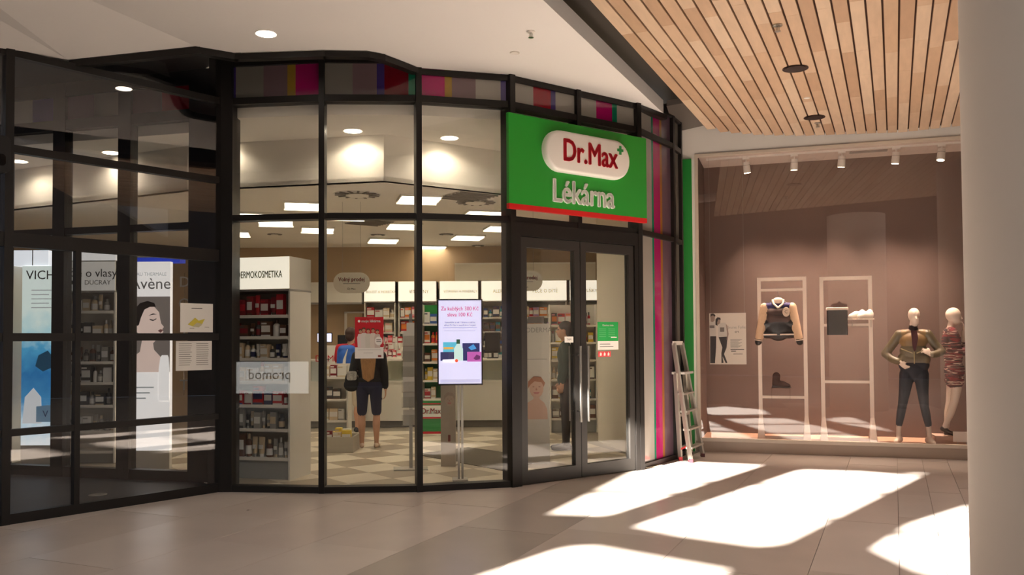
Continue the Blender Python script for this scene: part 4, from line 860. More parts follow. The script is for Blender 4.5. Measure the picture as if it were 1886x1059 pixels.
# cardboard standees
def standee(name, px0, px1, py0, py1, m, label, rz=0):
    g = fz((px0 + px1) / 2, py1); t = thing(name, Vector((g.x, g.y, .012)), rz, label, 'standee'); W = XX(px1, g.y) - XX(px0, g.y); H_ = ZZ(py0, g.y, px0)
    MB().box(-W / 2, W / 2, 0, .04, 0, H_).build('panel', m, t); MB().box(-W / 2, W / 2, .04, .3, 0, .02).build('foot', m, t); return t, W, H_, g.y
def face(t, x, z, r, skin, hair, smile=True):
    f = MB().plate([(x + r * .78 * math.cos(k * .3927), z + r * math.sin(k * .3927) * (1.05 if math.sin(k * .3927) > 0 else 1.12)) for k in range(16)], -.005, 0).build('portrait', skin, t)
    MB().plate([(x - r * .95, z - r * .1), (x - r * .9, z + r * .7), (x - r * .3, z + r * 1.25), (x + r * .5, z + r * 1.2), (x + r * .95, z + r * .55), (x + r * .8, z + r * .1), (x + r * .55, z + r * .6), (x - r * .2, z + r * .72), (x - r * .65, z + r * .35)], -.008, 0).build('portrait_hair', hair, t)
    dk = mat('print_dark', (156, 118, 102), .6)
    for s_ in (-1, 1): MB().plate([(x + s_ * r * .33 + r * .12 * math.cos(k * .785), z + r * .12 + r * .045 * math.sin(k * .785)) for k in range(8)], -.007, 0).build('eye', dk, f)
    MB().plate([(x - .05 * r, z + .05 * r), (x + .12 * r, z - .25 * r), (x - .1 * r, z - .28 * r)], -.0068, 0).build('nose', mat('print_shadow', (176, 130, 110), .6), f)
    MB().plate([(x - r * .36, z - r * .46), (x + r * .36, z - r * .46), (x + r * .2, z - r * .68), (x - r * .2, z - r * .68)], -.007, 0).build('mouth', mat('print_lips', (176, 120, 114), .6, emit=.2), f)
FAD = mat('standee_pale', (204, 198, 186), .6); SKP = mat('print_skin_warm', (208, 172, 152), .6); HRB = mat('print_hair_brown', (176, 124, 98), .6)
t, W, H_, yy = standee('dermo_standee', 965, 1013, 598, 856, FAD, 'pale standee with a smiling woman behind the left door leaf')
text('brand_lettering', 'BIODERMA', .085, GREYP, t, 0, -.003, ZZ(610, yy, 988), .0006, sx=.95); face(t, 0, ZZ(716, yy, 988), .115, SKP, HRB)
MB().plate([(-.035, ZZ(730, yy)), (-.04, ZZ(738, yy)), (-.11, ZZ(744, yy)), (-.14, ZZ(756, yy)), (-.145, ZZ(775, yy)), (.14, ZZ(775, yy)), (.135, ZZ(757, yy)), (.1, ZZ(745, yy)), (.04, ZZ(738, yy)), (.035, ZZ(730, yy))], -.003, 0).build('shoulders', SKP, t); MB().box(-.14, .14, -.003, 0, ZZ(665, yy), ZZ(664, yy)).build('rule', GREYP, t)
MB().bbox(-.1, .1, -.0, .04, ZZ(598, yy), ZZ(586, yy), .003).build('top_packs', mat('pack_dim', (120, 112, 104), .6), t)
t, W, H_, yy = standee('grey_standee', 812, 839, 704, 861, mat('standee_grey', (176, 164, 148), .6), 'grey standee with a faint face behind the screen pole', R_(-6))
face(t, .02, ZZ(738, yy, 825), .075, mat('print_skin_faint', (186, 168, 150), .6), mat('print_hair_faint', (168, 152, 136), .6))
MB().box(.0, .03, -.004, 0, ZZ(815, yy), ZZ(803, yy)).build('small_logo', mat('logo_brown', (130, 60, 50), .6), t)
# dark mat
c_ = [fz(*q) for q in ((778, 838), (850, 826), (930, 836), (930, 871), (850, 858))]
mt = tag(MB().prism([(p.x, p.y) for p in [fz(765, 839), fz(862, 826), fz(1010, 846), fz(935, 871)]], .0125, .02).build('floor_mat', mat('mat_olive', (84, 76, 60), .9, noise=(60, .2))), 'dark doormat on the tiled floor behind the screen pole', 'mat')
# oval hanging signs
for k, (x0, x1, y0, y1, lb) in enumerate(((614, 681, 502, 540, 'oval white hanging sign with red lettering above the red poster'), (933, 1000, 499, 536, 'oval white hanging sign partly seen through the left door leaf'))):
    Y = 11.6; t = thing('hanging_sign', Vector((XX((x0 + x1) / 2, Y), Y, ZZ(y1, Y, x0))), 0, lb, 'sign'); W = XX(x1, Y) - XX(x0, Y); h = ZZ(y0, Y, x0) - ZZ(y1, Y, x0)
    MB().plate(rrect(-W / 2, W / 2, 0, h, h * .48, 8), 0, .015).build('board', mat('sign_offwhite', (206, 196, 178), .5), t)
    text('lettering', 'Volný prodej', .075, mat('sign_darkred', (150, 30, 44), .5), t, .0, -.002, h * .66, .0006, bold=.0012, sx=.9); MB().box(-W * .23, W * .24, -.002, 0, h * .44, h * .48).build('rule_text', GREYP, t); text('logo', 'Dr.Max', .035, INK, t, 0, -.002, h * .2, .0005)
    for s_ in (-1, 1): MB().tube((s_ * W * .25, .007, h), (s_ * W * .25, .007, LOWC - t.location.z), .002, n=6).build('cord', GREYP, t)
# product shelf against the white right wall, behind the door
xa, xb = XX(1012, 14.6), XX(1060, 14.6)
us = unit('tall_pink_shelf', Vector((xa, 14.9, .012)), 0, XX(1100, 14.6) - xa, ZZ(562, 14.6, 1030), .3, [ZZ(y, 14.6, 1040) for y in (600, 632, 664, 700, 736, 772)], 'tall shelf of pink and brown packs behind the door handles', None)
for j, y in enumerate((600, 632, 664, 700, 736, 772)): stock(us, .03, XX(1100, 14.6) - xa - .03, -.2, ZZ(y, 14.6, 1040), .23, [['orange', 'dark grey', 'red', 'pink'], ['pink', 'red', 'white', 'yellow'], ['beige', 'white', 'yellow'], ['brown', 'beige', 'white'], ['teal', 'yellow', 'beige', 'brown'], ['white', 'brown', 'grey']][j], 'behind door handles', ORD[j], 'packs in the tall shelf behind the door', ('carton', 'carton', 'bottle'), (.07, .13), .1)

# ================================================================== figures
class Body:
    def __init__(s): s.p = []
    def cap(s, a, b, ra, rb, tg): s.p.append(('c', Vector(a), Vector(b), ra, rb, tg)); return s
    def chain(s, pts, tg):
        for (a, ra), (b, rb) in zip(pts[:-1], pts[1:]): s.cap(a, b, ra, rb, tg)
        return s
    def ell(s, c, r, tg, rot=None): s.p.append(('e', Vector(c), Vector(r), rot or Matrix.Identity(3), 0, tg)); return s
    def build(s, name, mats, parent, voxel=.011, smooth=2):
        mb = MB()
        for q in s.p:
            if q[0] == 'e': mb.ell(q[1], q[2], 20, 12, 0, q[3])
            else:
                _, a, b, ra, rb, _t = q; L = (b - a).length; d = (b - a).normalized() if L > 1e-6 else Vector((0, 0, 1)); u = d.orthogonal().normalized(); v = d.cross(u); n = 14
                prof = [(ra * math.sin(t), -ra * math.cos(t)) for t in (.15, .6, 1.1, 1.5708)] + [(rb * math.sin(t), L - rb * math.cos(t)) for t in (1.5708, 2.0, 2.5, 2.99)]
                vs = [a + d * z + (u * math.cos(2 * math.pi * i / n) + v * math.sin(2 * math.pi * i / n)) * r for r, z in prof for i in range(n)]
                k = len(prof); fs = [(j * n + i, j * n + (i + 1) % n, (j + 1) * n + (i + 1) % n, (j + 1) * n + i) for j in range(k - 1) for i in range(n)] + [tuple(range(n - 1, -1, -1)), tuple(range((k - 1) * n, k * n))]
                mb.add(vs, fs)
        o = mb.build('tmp', [PAPER]); m = o.modifiers.new('r', 'REMESH'); m.mode = 'VOXEL'; m.voxel_size = voxel
        sm = o.modifiers.new('s', 'SMOOTH'); sm.iterations = smooth; sm.factor = .5
        me = bpy.data.meshes.new_from_object(o.evaluated_get(bpy.context.evaluated_depsgraph_get())); bpy.data.objects.remove(o)
        n = len(me.polygons); ce = np.empty(n * 3); me.polygons.foreach_get('center', ce); ce = ce.reshape(-1, 3)
        best = np.full(n, 1e9); idx = np.zeros(n, int); tags = list(mats.keys())
        for q in s.p:
            if q[0] == 'e':
                R3 = np.array(q[3]); l = (ce - np.array(q[1])) @ R3; r = np.array(q[2]); dd = (np.sqrt(((l / r) ** 2).sum(1)) - 1) * r.min()
            else:
                a, b = np.array(q[1]), np.array(q[2]); ab = b - a; t = np.clip(((ce - a) @ ab) / max(ab @ ab, 1e-9), 0, 1); dd = np.linalg.norm(ce - a - t[:, None] * ab, axis=1) - (q[3] + (q[4] - q[3]) * t)
            up_ = dd < best - 1e-6; best[up_] = dd[up_]; idx[up_] = tags.index(q[5])
        me.materials.clear()
        for k in tags: me.materials.append(mats[k])
        me.polygons.foreach_set('material_index', idx.astype('int32')); me.polygons.foreach_set('use_smooth', [True] * n); me.update()
        ob = bpy.data.objects.new(name, me); C.objects.link(ob); ob.parent = parent; return ob
def hand(B, w_, d, n_, tg, s=1.0, curl=.5, side=1):
    w_, d, n_ = Vector(w_), Vector(d).normalized(), Vector(n_); n_ = (n_ - d * n_.dot(d)).normalized(); t_ = d.cross(n_) * side
    for k, (o_, L) in enumerate(((.030, .066), (.011, .076), (-.009, .071), (-.028, .055))):
        kn = w_ + (d * .088 + t_ * o_) * s; B.cap(w_ + t_ * o_ * .6 * s, kn, .014 * s, .0115 * s, tg)
        d1 = (d * math.cos(curl) - n_ * math.sin(curl) + t_ * o_ * 2).normalized(); d2 = (d * math.cos(curl * 2) - n_ * math.sin(curl * 2) + t_ * o_).normalized()
        m_ = kn + d1 * L * .55 * s; B.cap(kn, m_, .0105 * s, .009 * s, tg).cap(m_, m_ + d2 * L * .5 * s, .009 * s, .0075 * s, tg)
    th = w_ + (d * .028 + t_ * .03) * s; B.cap(th - t_ * .012 * s, th + (d * .03 + t_ * .028) * s, .0135 * s, .011 * s, tg); B.cap(th + (d * .03 + t_ * .028) * s, th + (d * .062 + t_ * .034 - n_ * .012) * s, .011 * s, .009 * s, tg)
def head(B, c, f, tg, s=1.0, ears=True):
    c, f = Vector(c), Vector(f).normalized(); r_ = Vector((f.y, -f.x, 0)).normalized(); rot = Matrix((r_, f, Vector((0, 0, 1)))).transposed()
    B.ell(c + Vector((0, 0, .03)) * s - f * .01 * s, Vector((.076, .096, .098)) * s, tg, rot); B.ell(c + f * .028 * s - Vector((0, 0, .045)) * s, Vector((.058, .066, .074)) * s, tg, rot)
    B.cap(c + f * .088 * s + Vector((0, 0, .012)) * s, c + f * .104 * s - Vector((0, 0, .022)) * s, .010 * s, .0135 * s, tg)
    B.cap(c + f * .082 * s - Vector((.0, 0, .058)) * s - r_ * .016 * s, c + f * .082 * s - Vector((0, 0, .058)) * s + r_ * .016 * s, .0095 * s, .0095 * s, tg)
    if ears:
        for q in (-1, 1): B.ell(c + r_ * .077 * q * s - Vector((0, 0, .005)) * s, Vector((.010, .02, .033)) * s, tg, rot)
def shoe(B, a, d, tg, L=.25, h=.06, sole=None):
    a, d = Vector(a), Vector(d).normalized(); B.cap(a - d * L * .22 + Vector((0, 0, h * .62)), a + d * L * .30 + Vector((0, 0, h * .52)), h * .62, h * .60, tg); B.cap(a + d * L * .30 + Vector((0, 0, h * .5)), a + d * L * .62 + Vector((0, 0, h * .40)), h * .58, h * .42, tg)
def eyes(parent, c, f, s=1.0):
    c, f = Vector(c), Vector(f).normalized(); r_ = Vector((f.y, -f.x, 0))
    for q in (-1, 1): MB().ell(c + (f * .083 + r_ * .031 * q + Vector((0, 0, .012))) * s, Vector((.013, .013, .009)) * s).build('eye', mat('eye_dark', (40, 30, 26), .3), parent, True)
    MB().ell(c + (f * .086 - Vector((0, 0, .058))) * s, Vector((.024, .012, .007)) * s).build('lips', mat('lips', (168, 96, 88), .5), parent, True)
SKIN = mat('skin', (206, 158, 130), .55, noise=(9, .04)); SKINL = mat('skin_leg', (198, 150, 122), .55, noise=(9, .04))
NAVY = mat('navy_cloth', (36, 36, 62), .85, noise=(40, .1)); BLK = mat('black_cloth', (26, 25, 27), .8, noise=(30, .15)); KHK = mat('pale_shorts', (206, 192, 170), .85, noise=(20, .06)); REDS = mat('red_shirt', (190, 28, 44), .8, noise=(20, .06)); SHOEP = mat('pale_shoe', (214, 186, 166), .6); SHOED = mat('dark_shoe', (40, 38, 40), .6)
# ---- woman with long fair hair
wp = fz(680, 826); t = thing('person', Vector((wp.x, wp.y, .012)), R_(4), 'person with long fair hair in a dark jacket and navy knee shorts, seen from behind', 'person')
B = Body(); lx = .10
for s_ in (-1, 1):
    B.chain([((s_ * .095, 0, .88), .098), ((s_ * .10, .01, .66), .082), ((s_ * .105, .015, .53), .074)], 'shorts')
    B.chain([((s_ * .105, .015, .56), .052), ((s_ * .106, .02, .46), .050), ((s_ * .106, -.01, .34), .058), ((s_ * .106, 0, .2), .042), ((s_ * .106, 0, .09), .034), ((s_ * .107, .0, .05), .036)], 'leg'); shoe(B, (s_ * .108, .02, 0), (s_ * .12, 1, 0), 'shoe', .25, .058)
B.ell((0, 0, .93), (.175, .125, .14), 'shorts'); B.ell((0, 0, 1.08), (.165, .115, .17), 'jacket'); B.ell((0, .0, 1.24), (.185, .115, .17), 'jacket'); B.cap((-.14, 0, 1.345), (.14, 0, 1.345), .072, .072, 'jacket'); B.ell((0, 0, .985), (.185, .13, .07), 'jacket')
B.chain([((.185, 0, 1.34), .068), ((.225, -.01, 1.10), .058), ((.235, .02, .90), .048)], 'jacket'); B.cap((.235, .02, .90), (.236, .03, .85), .030, .026, 'skin'); hand(B, (.236, .03, .845), (0, .15, -1), (1, 0, 0), 'skin', .95, .35, -1)
B.chain([((-.185, 0, 1.34), .068), ((-.235, -.02, 1.12), .058), ((-.225, .14, 1.0), .05)], 'jacket'); hand(B, (-.225, .17, .985), (.2, 1, -.1), (-1, 0, .2), 'skin', .95, .9, 1)
B.cap((0, .005, 1.36), (0, .01, 1.46), .055, .05, 'skin'); head(B, (0, .02, 1.535), (0, 1, 0), 'skin', .98)
body = B.build('body', {'shorts': NAVY, 'leg': SKINL, 'shoe': SHOEP, 'jacket': BLK, 'skin': SKIN}, t); eyes(t, (0, .02, 1.535), (0, 1, 0), .98)
HAIR = mat('fair_hair', (168, 124, 82), .5, noise=(14, .28), stretch=(12, 12, .6))
H = Body(); H.ell((0, 0.005, 1.575), (.092, .108, .10), 'h'); H.cap((0, -.06, 1.54), (0, -.11, 1.30), .088, .085, 'h')
for k in range(7): x = -.075 + .025 * k; H.chain([((x * .9, -.085, 1.5), .035), ((x * 1.05, -.135, 1.28), .034), ((x * .8, -.135, .99 + .012 * abs(k - 3)), .024)], 'h')
H.build('hair', {'h': HAIR}, t, .012, 1)
bg = thing('shoulder_bag', Vector((wp.x, wp.y, .012)), R_(4), 'black shoulder bag with a pale patterned flap at the fair-haired person\'s side', 'bag')
H = Body(); H.ell((-.25, -.04, .98), (.10, .055, .15), 'b'); H.ell((-.25, -.04, .92), (.115, .06, .10), 'b'); H.build('bag_body', {'b': BLK}, bg, .012, 1)
MB().plate(rrect(-.31, -.17, .99, 1.12, .03), -.115, -.085).build('flap', mat('bag_pattern', (176, 172, 166), .7, noise=(30, .35)), bg); MB().tube((-.25, -.06, 1.12), (-.16, -.08, 1.36), .012, n=8).build('strap', BLK, bg)
# ---- man with blue backpack
mp_ = fz(646, 797); t = thing('person', Vector((mp_.x, mp_.y, .012)), R_(-8), 'person in red shirt and pale shorts standing at the pharmacy counter', 'person')
B = Body()
for s_ in (-1, 1):
    B.chain([((s_ * .10, 0, .92), .108), ((s_ * .11, .01, .68), .092), ((s_ * .115, .01, .50), .086)], 'shorts'); B.chain([((s_ * .115, .01, .54), .055), ((s_ * .115, .02, .46), .052), ((s_ * .116, -.012, .33), .06), ((s_ * .116, 0, .2), .043), ((s_ * .116, 0, .08), .036)], 'leg'); shoe(B, (s_ * .118, .03, 0), (s_ * .2, 1, 0), 'shoe', .29, .068)
B.ell((0, 0, .98), (.175, .125, .14), 'shorts'); B.ell((0, 0, 1.14), (.17, .12, .18), 'shirt'); B.ell((0, 0, 1.32), (.20, .125, .17), 'shirt'); B.cap((-.16, 0, 1.44), (.16, 0, 1.44), .075, .075, 'shirt')
for s_ in (-1, 1):
    B.chain([((s_ * .20, 0, 1.44), .072), ((s_ * .235, .0, 1.25), .062)], 'shirt'); B.chain([((s_ * .233, 0, 1.27), .047), ((s_ * .24, .02, 1.16), .043), ((s_ * .20, .24, 1.14), .033)], 'skin'); hand(B, (s_ * .195, .27, 1.14), (-s_ * .2, 1, 0), (0, 0, 1), 'skin', 1, .5, s_)
B.cap((0, 0, 1.46), (0, .01, 1.57), .06, .056, 'skin'); head(B, (0, .02, 1.66), (.1, 1, -.1), 'skin', 1.02)
B.build('body', {'shorts': KHK, 'leg': SKINL, 'shoe': SHOED, 'shirt': REDS, 'skin': SKIN}, t, .012); eyes(t, (0, .02, 1.66), (.1, 1, 0), 1.02)
H = Body(); H.ell((0, -.005, 1.70), (.095, .112, .10), 'h'); H.ell((0, -.045, 1.64), (.086, .07, .09), 'h'); H.build('hair', {'h': mat('brown_hair', (64, 42, 32), .6, noise=(40, .2))}, t, .012, 1)
bp = thing('backpack', Vector((mp_.x, mp_.y, .012)), R_(-8), 'blue backpack with a white swoosh worn by the person in red', 'backpack')
H = Body(); H.cap((-.10, -.20, 1.02), (-.10, -.18, 1.38), .085, .075, 'b'); H.cap((.10, -.20, 1.02), (.10, -.18, 1.38), .085, .075, 'b'); H.cap((-.08, -.20, 1.42), (.08, -.20, 1.42), .07, .07, 'b'); H.ell((0, -.22, 1.15), (.15, .09, .19), 'b'); H.ell((0, -.22, 1.30), (.14, .08, .14), 'b')
H.build('pack_body', {'b': mat('backpack_blue', (36, 92, 178), .6, noise=(20, .06))}, bp, .012, 2)
MB().plate([(-.10, 1.02), (-.04, 1.12), (-.02, 1.25), (.05, 1.42), (.02, 1.28), (.015, 1.16), (.05, 1.08), (.10, 1.10), (.09, 1.04), (.03, .99), (-.05, .98)], -.33, -.295).build('swoosh_print', PAPER, bp); o = MB().lathe([(.045, 0), (.045, .02)], (0, 0, 0), 16).build('round_print', mat('swoosh_blue', (40, 96, 180), .6), bp); o.rotation_euler = (R_(90), 0, 0); o.location = (.035, -.327, 1.11)
for s_ in (-1, 1): MB().bar((s_ * .11, -.12, 1.46), (s_ * .12, .10, 1.44), .045, .012).bar((s_ * .12, .10, 1.44), (s_ * .13, .12, 1.20), .045, .012, (1, 0, 0)).build('strap', MATS['backpack_blue'], bp)
# ---- shop assistant behind the door
ap = Vector((XX(1041, 12.4), 12.4, .012)); t = thing('person', ap, R_(90), 'person in a dark green top half hidden behind the door stiles', 'person')
B = Body(); GRN = mat('dark_green_top', (22, 52, 44), .8, noise=(20, .1))
for s_ in (-1, 1):
    B.chain([((s_ * .095, 0, .94), .10), ((s_ * .10, 0, .52), .066), ((s_ * .10, 0, .10), .048)], 'trouser'); shoe(B, (s_ * .10, .02, 0), (0, 1, 0), 'shoe', .28, .065)
B.ell((0, 0, 1.0), (.165, .12, .13), 'top'); B.ell((0, 0, 1.15), (.16, .115, .18), 'top'); B.ell((0, 0, 1.34), (.185, .12, .17), 'top'); B.cap((-.15, 0, 1.47), (.15, 0, 1.47), .07, .07, 'top')
for s_ in (-1, 1): B.chain([((s_ * .19, 0, 1.46), .066), ((s_ * .225, 0, 1.2), .052), ((s_ * .225, .05, .98), .042)], 'top'); hand(B, (s_ * .225, .06, .95), (0, .2, -1), (s_, 0, 0), 'skin', 1, .4, -s_)
B.cap((0, 0, 1.48), (0, .01, 1.60), .056, .052, 'skin'); head(B, (0, .02, 1.69), (0, 1, 0), 'skin', 1.0)
B.build('body', {'trouser': BLK, 'shoe': SHOED, 'top': GRN, 'skin': SKIN}, t, .013); eyes(t, (0, .02, 1.69), (0, 1, 0), 1.0)
H = Body(); H.ell((0, -.008, 1.735), (.09, .108, .095), 'h'); H.ell((0, -.05, 1.68), (.083, .065, .09), 'h'); H.build('hair', {'h': mat('black_hair', (30, 24, 22), .6, noise=(40, .2))}, t, .013, 1)

# ================================================================== clothes shop display on the right
prz = math.atan2(pd.y, pd.x)
def pp(px, py, dep): return onv(px, py, PA - pn * dep, PB - pn * dep)
def lx_(px, dep=0, py=600): p = pp(px, py, dep) - (PL - pn * 0); return p.dot(pd)
PWL = (PR - PL).length; PW0 = lx_(1287, 0)
BRN = mat('display_brown', (106, 84, 75), .75, noise=(1.2, .03)); PLAS = mat('fascia_plaster', (240, 232, 222), .8, noise=(1, .015)); FRM = mat('window_trim', (206, 190, 172), .5)
def ps_struct(name): return thing(name, (PL.x, PL.y, 0), prz, kind='structure')
GW0, GW1 = lx_(1260, 0), lx_(1277.5, 0)
t = ps_struct('wall_clothes_shop'); MB().box(-.25, PWL, 0, .14, 4.17, 4.9).build('fascia', PLAS, t); MB().box(-.25, PW0 - .0, .0, .14, 0, 4.17).build('pier', PLAS, t)
t = ps_struct('trim_4'); MB().box(GW0 - .04, GW1, -.03, 0, .0, 4.11).build('green_panel', mat('panel_green', (36, 138, 56), .45), t)
t = ps_struct('window_9')
MB().box(PW0 - .03, PWL, -.02, .05, 4.13, 4.17).build('frame_head', FRM, t); MB().box(PW0 - .03, PW0 + .012, -.02, .05, .18, 4.13).build('frame_jamb', FRM, t); MB().box(PW0 - .03, PWL, -.02, .06, .145, .19).build('frame_sill', FRM, t)
MB().box(PW0 + .012, PWL, .015, .025, .19, 4.13).build('pane', GLASSP, t)
t = ps_struct('trim_5'); MB().box(PW0 - .06, PWL, .0, .08, 0, .15).build('plinth', mat('plinth_stone', (168, 148, 132), .5, noise=(2, .04)), t)
DD = 1.0
t = ps_struct('floor_display'); MB().box(PW0 - .0, PWL, .06, DD, .02, .165).build('platform', mat('display_floor', (196, 150, 122), .5, noise=(3, .04)), t)
t = ps_struct('wall_display_back'); MB().box(PW0 - .1, PWL, DD, DD + .1, 0, 4.2).build('panel', BRN, t)
t = ps_struct('wall_display_side'); MB().box(PW0 - .05, PW0 + .005, .05, DD, .165, 4.17).build('panel', BRN, t); MB().box(PWL - .05, PWL + .05, .02, DD, 0, 4.17).build('panel', BRN, t)
t = ps_struct('ceiling_display'); MB().box(PW0 - .05, PWL, .05, DD, 4.165, 4.2).build('panel', mat('display_ceiling', (214, 196, 184), .8), t); MB().box(lx_(1570, .6), lx_(1640, .6), .5, .62, 4.157, 4.165).build('air_slot', mat('slot_grey', (150, 140, 132), .6), t)
# track spotlights
SLENS = mat('spot_lens', (255, 226, 190), .5, emit=30)
tk = ps_struct('trim_6'); MB().box(PW0 + .1, PWL, .30, .335, 4.14, 4.165).build('track', WFIX, tk)
for k, (px, lab) in enumerate(((1374, '1st'), (1463, '2nd'), (1551, '3rd'), (1651, '4th'), (1735, '5th'))):
    b0 = PL + pd * lx_(px, .32, 300) - pn * .32; t = thing('track_spotlight', Vector((b0.x, b0.y, 4.14)), prz, 'white track spotlight over the display, %s from the left' % lab, 'lamp', 'display track spotlights')
    tilt = [(-.10, .12), (.04, .16), (.08, .14), (.10, .10), (.14, -.16)][k]; ax = Vector((-tilt[0], tilt[1], -1)).normalized()
    MB().box(-.05, .05, -.018, .018, -.025, 0).build('adapter', WFIX, t); MB().tube((0, 0, -.02), (0, 0, -.075), .012).build('stem', WFIX, t)
    c_ = Vector((0, 0, -.06)); MB().tube(c_, c_ + ax * .155, .047, .052, 20).build('barrel', WFIX, t, True); MB().tube(c_ + ax * .155, c_ + ax * .158, .042, .042, 20).build('lens', SLENS, t); MB().tube(c_ + ax * .045, c_ + ax * .050, .054, .054, 20).build('collar', GREYP, t)
    wpos = t.matrix_basis @ (c_ + ax * .175); aim = Matrix.Rotation(prz, 3, 'Z') @ Vector((-tilt[0] * .6, .10, -1))
    spot(wpos, aim, 400, 64, .9, (1, .78, .62), .045)
# poster stand inside the window
a_ = pp(1341, 671, .06); wd = lx_(1375, .06) - lx_(1307.5, .06); h = pp(1341, 576.5, .06).z - a_.z
po = thing('fashion_poster', a_, prz, 'white fashion poster with two young people in black and white', 'poster'); MB().box(-wd / 2, wd / 2, 0, .004, 0, h).build('sheet', mat('poster_white', (214, 200, 186), .6), po)
X_ = lambda px: (px - 1341.2) / 67.5 * wd; Z_ = lambda py: (671 - py) / 94.5 * h
PT = mat('print_tee', (196, 186, 176), .6); PJ = mat('print_jeans', (44, 36, 34), .6); PF = mat('print_face', (150, 128, 116), .6); PH = mat('print_hair2', (50, 40, 38), .6)
def pfig(pts, m, nm, d): MB().plate([(X_(a), Z_(b)) for a, b in pts], -d, 0).build(nm, m, po)
pfig([(1308, 669), (1308.5, 618), (1320, 618), (1319.5, 640), (1317, 669)], PJ, 'jeans_print', .002); pfig([(1308, 619), (1308, 594), (1312, 590), (1319, 592), (1320, 619)], PT, 'shirt_print', .003); pfig([(1308, 604), (1308, 599), (1317, 599), (1317, 604)], mat('print_letters', (110, 100, 96), .6), 'shirt_lettering', .0038); pfig([(1310, 592), (1309.5, 582), (1314, 578.5), (1318, 582), (1317.5, 590), (1314, 593)], PF, 'face_print', .004); pfig([(1309.5, 583), (1310, 577.5), (1315, 576.8), (1319, 580), (1318.5, 583), (1314, 580.5)], PH, 'hair_print', .005)
pfig([(1324, 620), (1341, 619), (1339, 640), (1334, 652), (1340, 668), (1337, 669), (1331, 656), (1333, 668), (1329, 669), (1329, 650), (1331, 640)], PJ, 'jeans_print', .002); pfig([(1323, 621), (1324, 600), (1327, 595), (1337, 594), (1341, 602), (1341, 620)], PT, 'shirt_print', .003); pfig([(1338, 596), (1341, 600), (1343, 615), (1341, 627), (1339.5, 626), (1340, 612)], PF, 'arm_print', .0036); pfig([(1327, 611), (1327, 603), (1335, 603), (1335, 611)], MATS['print_letters'], 'shirt_lettering', .0038)
pfig([(1321, 596), (1320, 588), (1325, 584.5), (1328, 588), (1327.5, 595), (1324, 598)], PF, 'face_print', .004); pfig([(1319, 598), (1319, 588), (1323, 584), (1328, 585), (1329, 589), (1324, 588), (1322, 594), (1323, 600)], PH, 'hair_print', .005)
mb = MB()
for k in range(9): mb.box(X_(1346), X_(1367 - (k % 3) * 3), -.001, 0, Z_(626 + 1.9 * k), Z_(625 + 1.9 * k))
mb.build('text_block', GREYP, po); MB().box(X_(1346), X_(1371), -.001, 0, Z_(644.5), Z_(643)).box(X_(1347), X_(1356), -.001, 0, Z_(647.5), Z_(646)).box(X_(1351), X_(1368), -.001, 0, Z_(652.5), Z_(651.5)).build('bold_text', INK, po); text('script_lettering', 'Jeune Folie', .055, GREYP, po, X_(1358), -.001, Z_(603), .0004); text('lettering', 'art', .05, INK, po, X_(1358), -.001, Z_(611), .0004)
for s_ in (-1, 1): MB().tube((s_ * wd * .46, .002, h), (s_ * wd * .46, .002, 4.165 - a_.z), .0012, n=5).build('cord', GREYP, po)
# display racks
RK = mat('rack_pale', (246, 226, 210), .5)
def rack(name, x0, x1, ytop, dep, rails, label):
    a = pp(x0, 806, dep); t = thing(name, Vector((a.x, a.y, .165)), prz, label, 'clothes rack'); W = lx_(x1, dep) - lx_(x0, dep); H_ = pp(x0, ytop, dep).z - .165; b_ = .05
    for x in (0, W - b_): MB().box(x, x + b_, 0, .05, 0, H_ - b_).build('upright', RK, t)
    MB().box(0, W, 0, .05, H_ - b_, H_).build('top_bar', RK, t)
    for py in rails: z = pp(x0, py, dep).z - .165; MB().box(b_, W - b_, .005, .045, z - .018, z + .018).build('cross_bar', RK, t)
    for x in (0, W - b_): MB().add([(x - .02, -.09, 0), (x + b_ + .03, -.09, 0), (x + b_ + .03, .14, 0), (x - .02, .14, 0), (x, 0, .32), (x + b_, 0, .32), (x + b_, .05, .32), (x, .05, .32)], [(3, 2, 1, 0), (4, 5, 6, 7), (0, 1, 5, 4), (1, 2, 6, 5), (2, 3, 7, 6), (3, 0, 4, 7)]).build('foot', RK, t)
    MB().box(b_, W - b_, .0, .05, 0, .04).build('bottom_bar', RK, t); return t, W, H_
RD = .34
r1, RW, RH = rack('display_rack', 1398.5, 1489.5, 511.5, RD, (534.5, 731), 'pale frame rack holding the varsity jacket and the boot'); r2, RW2, RH2 = rack('display_rack', 1514, 1611, 510, RD, (599, 703), 'pale frame rack holding the black bag and white shoes')
# varsity jacket
jc = pp(1437, 585, RD - .03); jz = lambda py: pp(1437, py, RD - .03).z - .165; jx = lambda px: lx_(px, RD - .03) - lx_(1437, RD - .03)
j0 = pp(1437, 806, RD - .03); jk = thing('varsity_jacket', Vector((j0.x, j0.y, .165)), prz, 'black varsity jacket with beige sleeves hanging from the pale rack', 'jacket')
B = Body(); zt_, zb_ = jz(556), jz(622)
B.ell((0, 0, (zt_ + zb_) / 2 - .03), (.20, .075, .27), 'body'); B.cap((-.17, 0, zb_ + .05), (.17, 0, zb_ + .05), .06, .06, 'body'); B.cap((-.17, 0, zb_ + .2), (.17, 0, zb_ + .2), .065, .065, 'body'); B.cap((-.15, 0, zt_ - .06), (.15, 0, zt_ - .06), .05, .05, 'yoke'); B.cap((-.1, -.02, zt_ - .15), (.1, -.02, zt_ - .15), .06, .06, 'chest'); B.cap((-.1, -.03, zt_ - .24), (.1, -.03, zt_ - .24), .06, .06, 'chest')
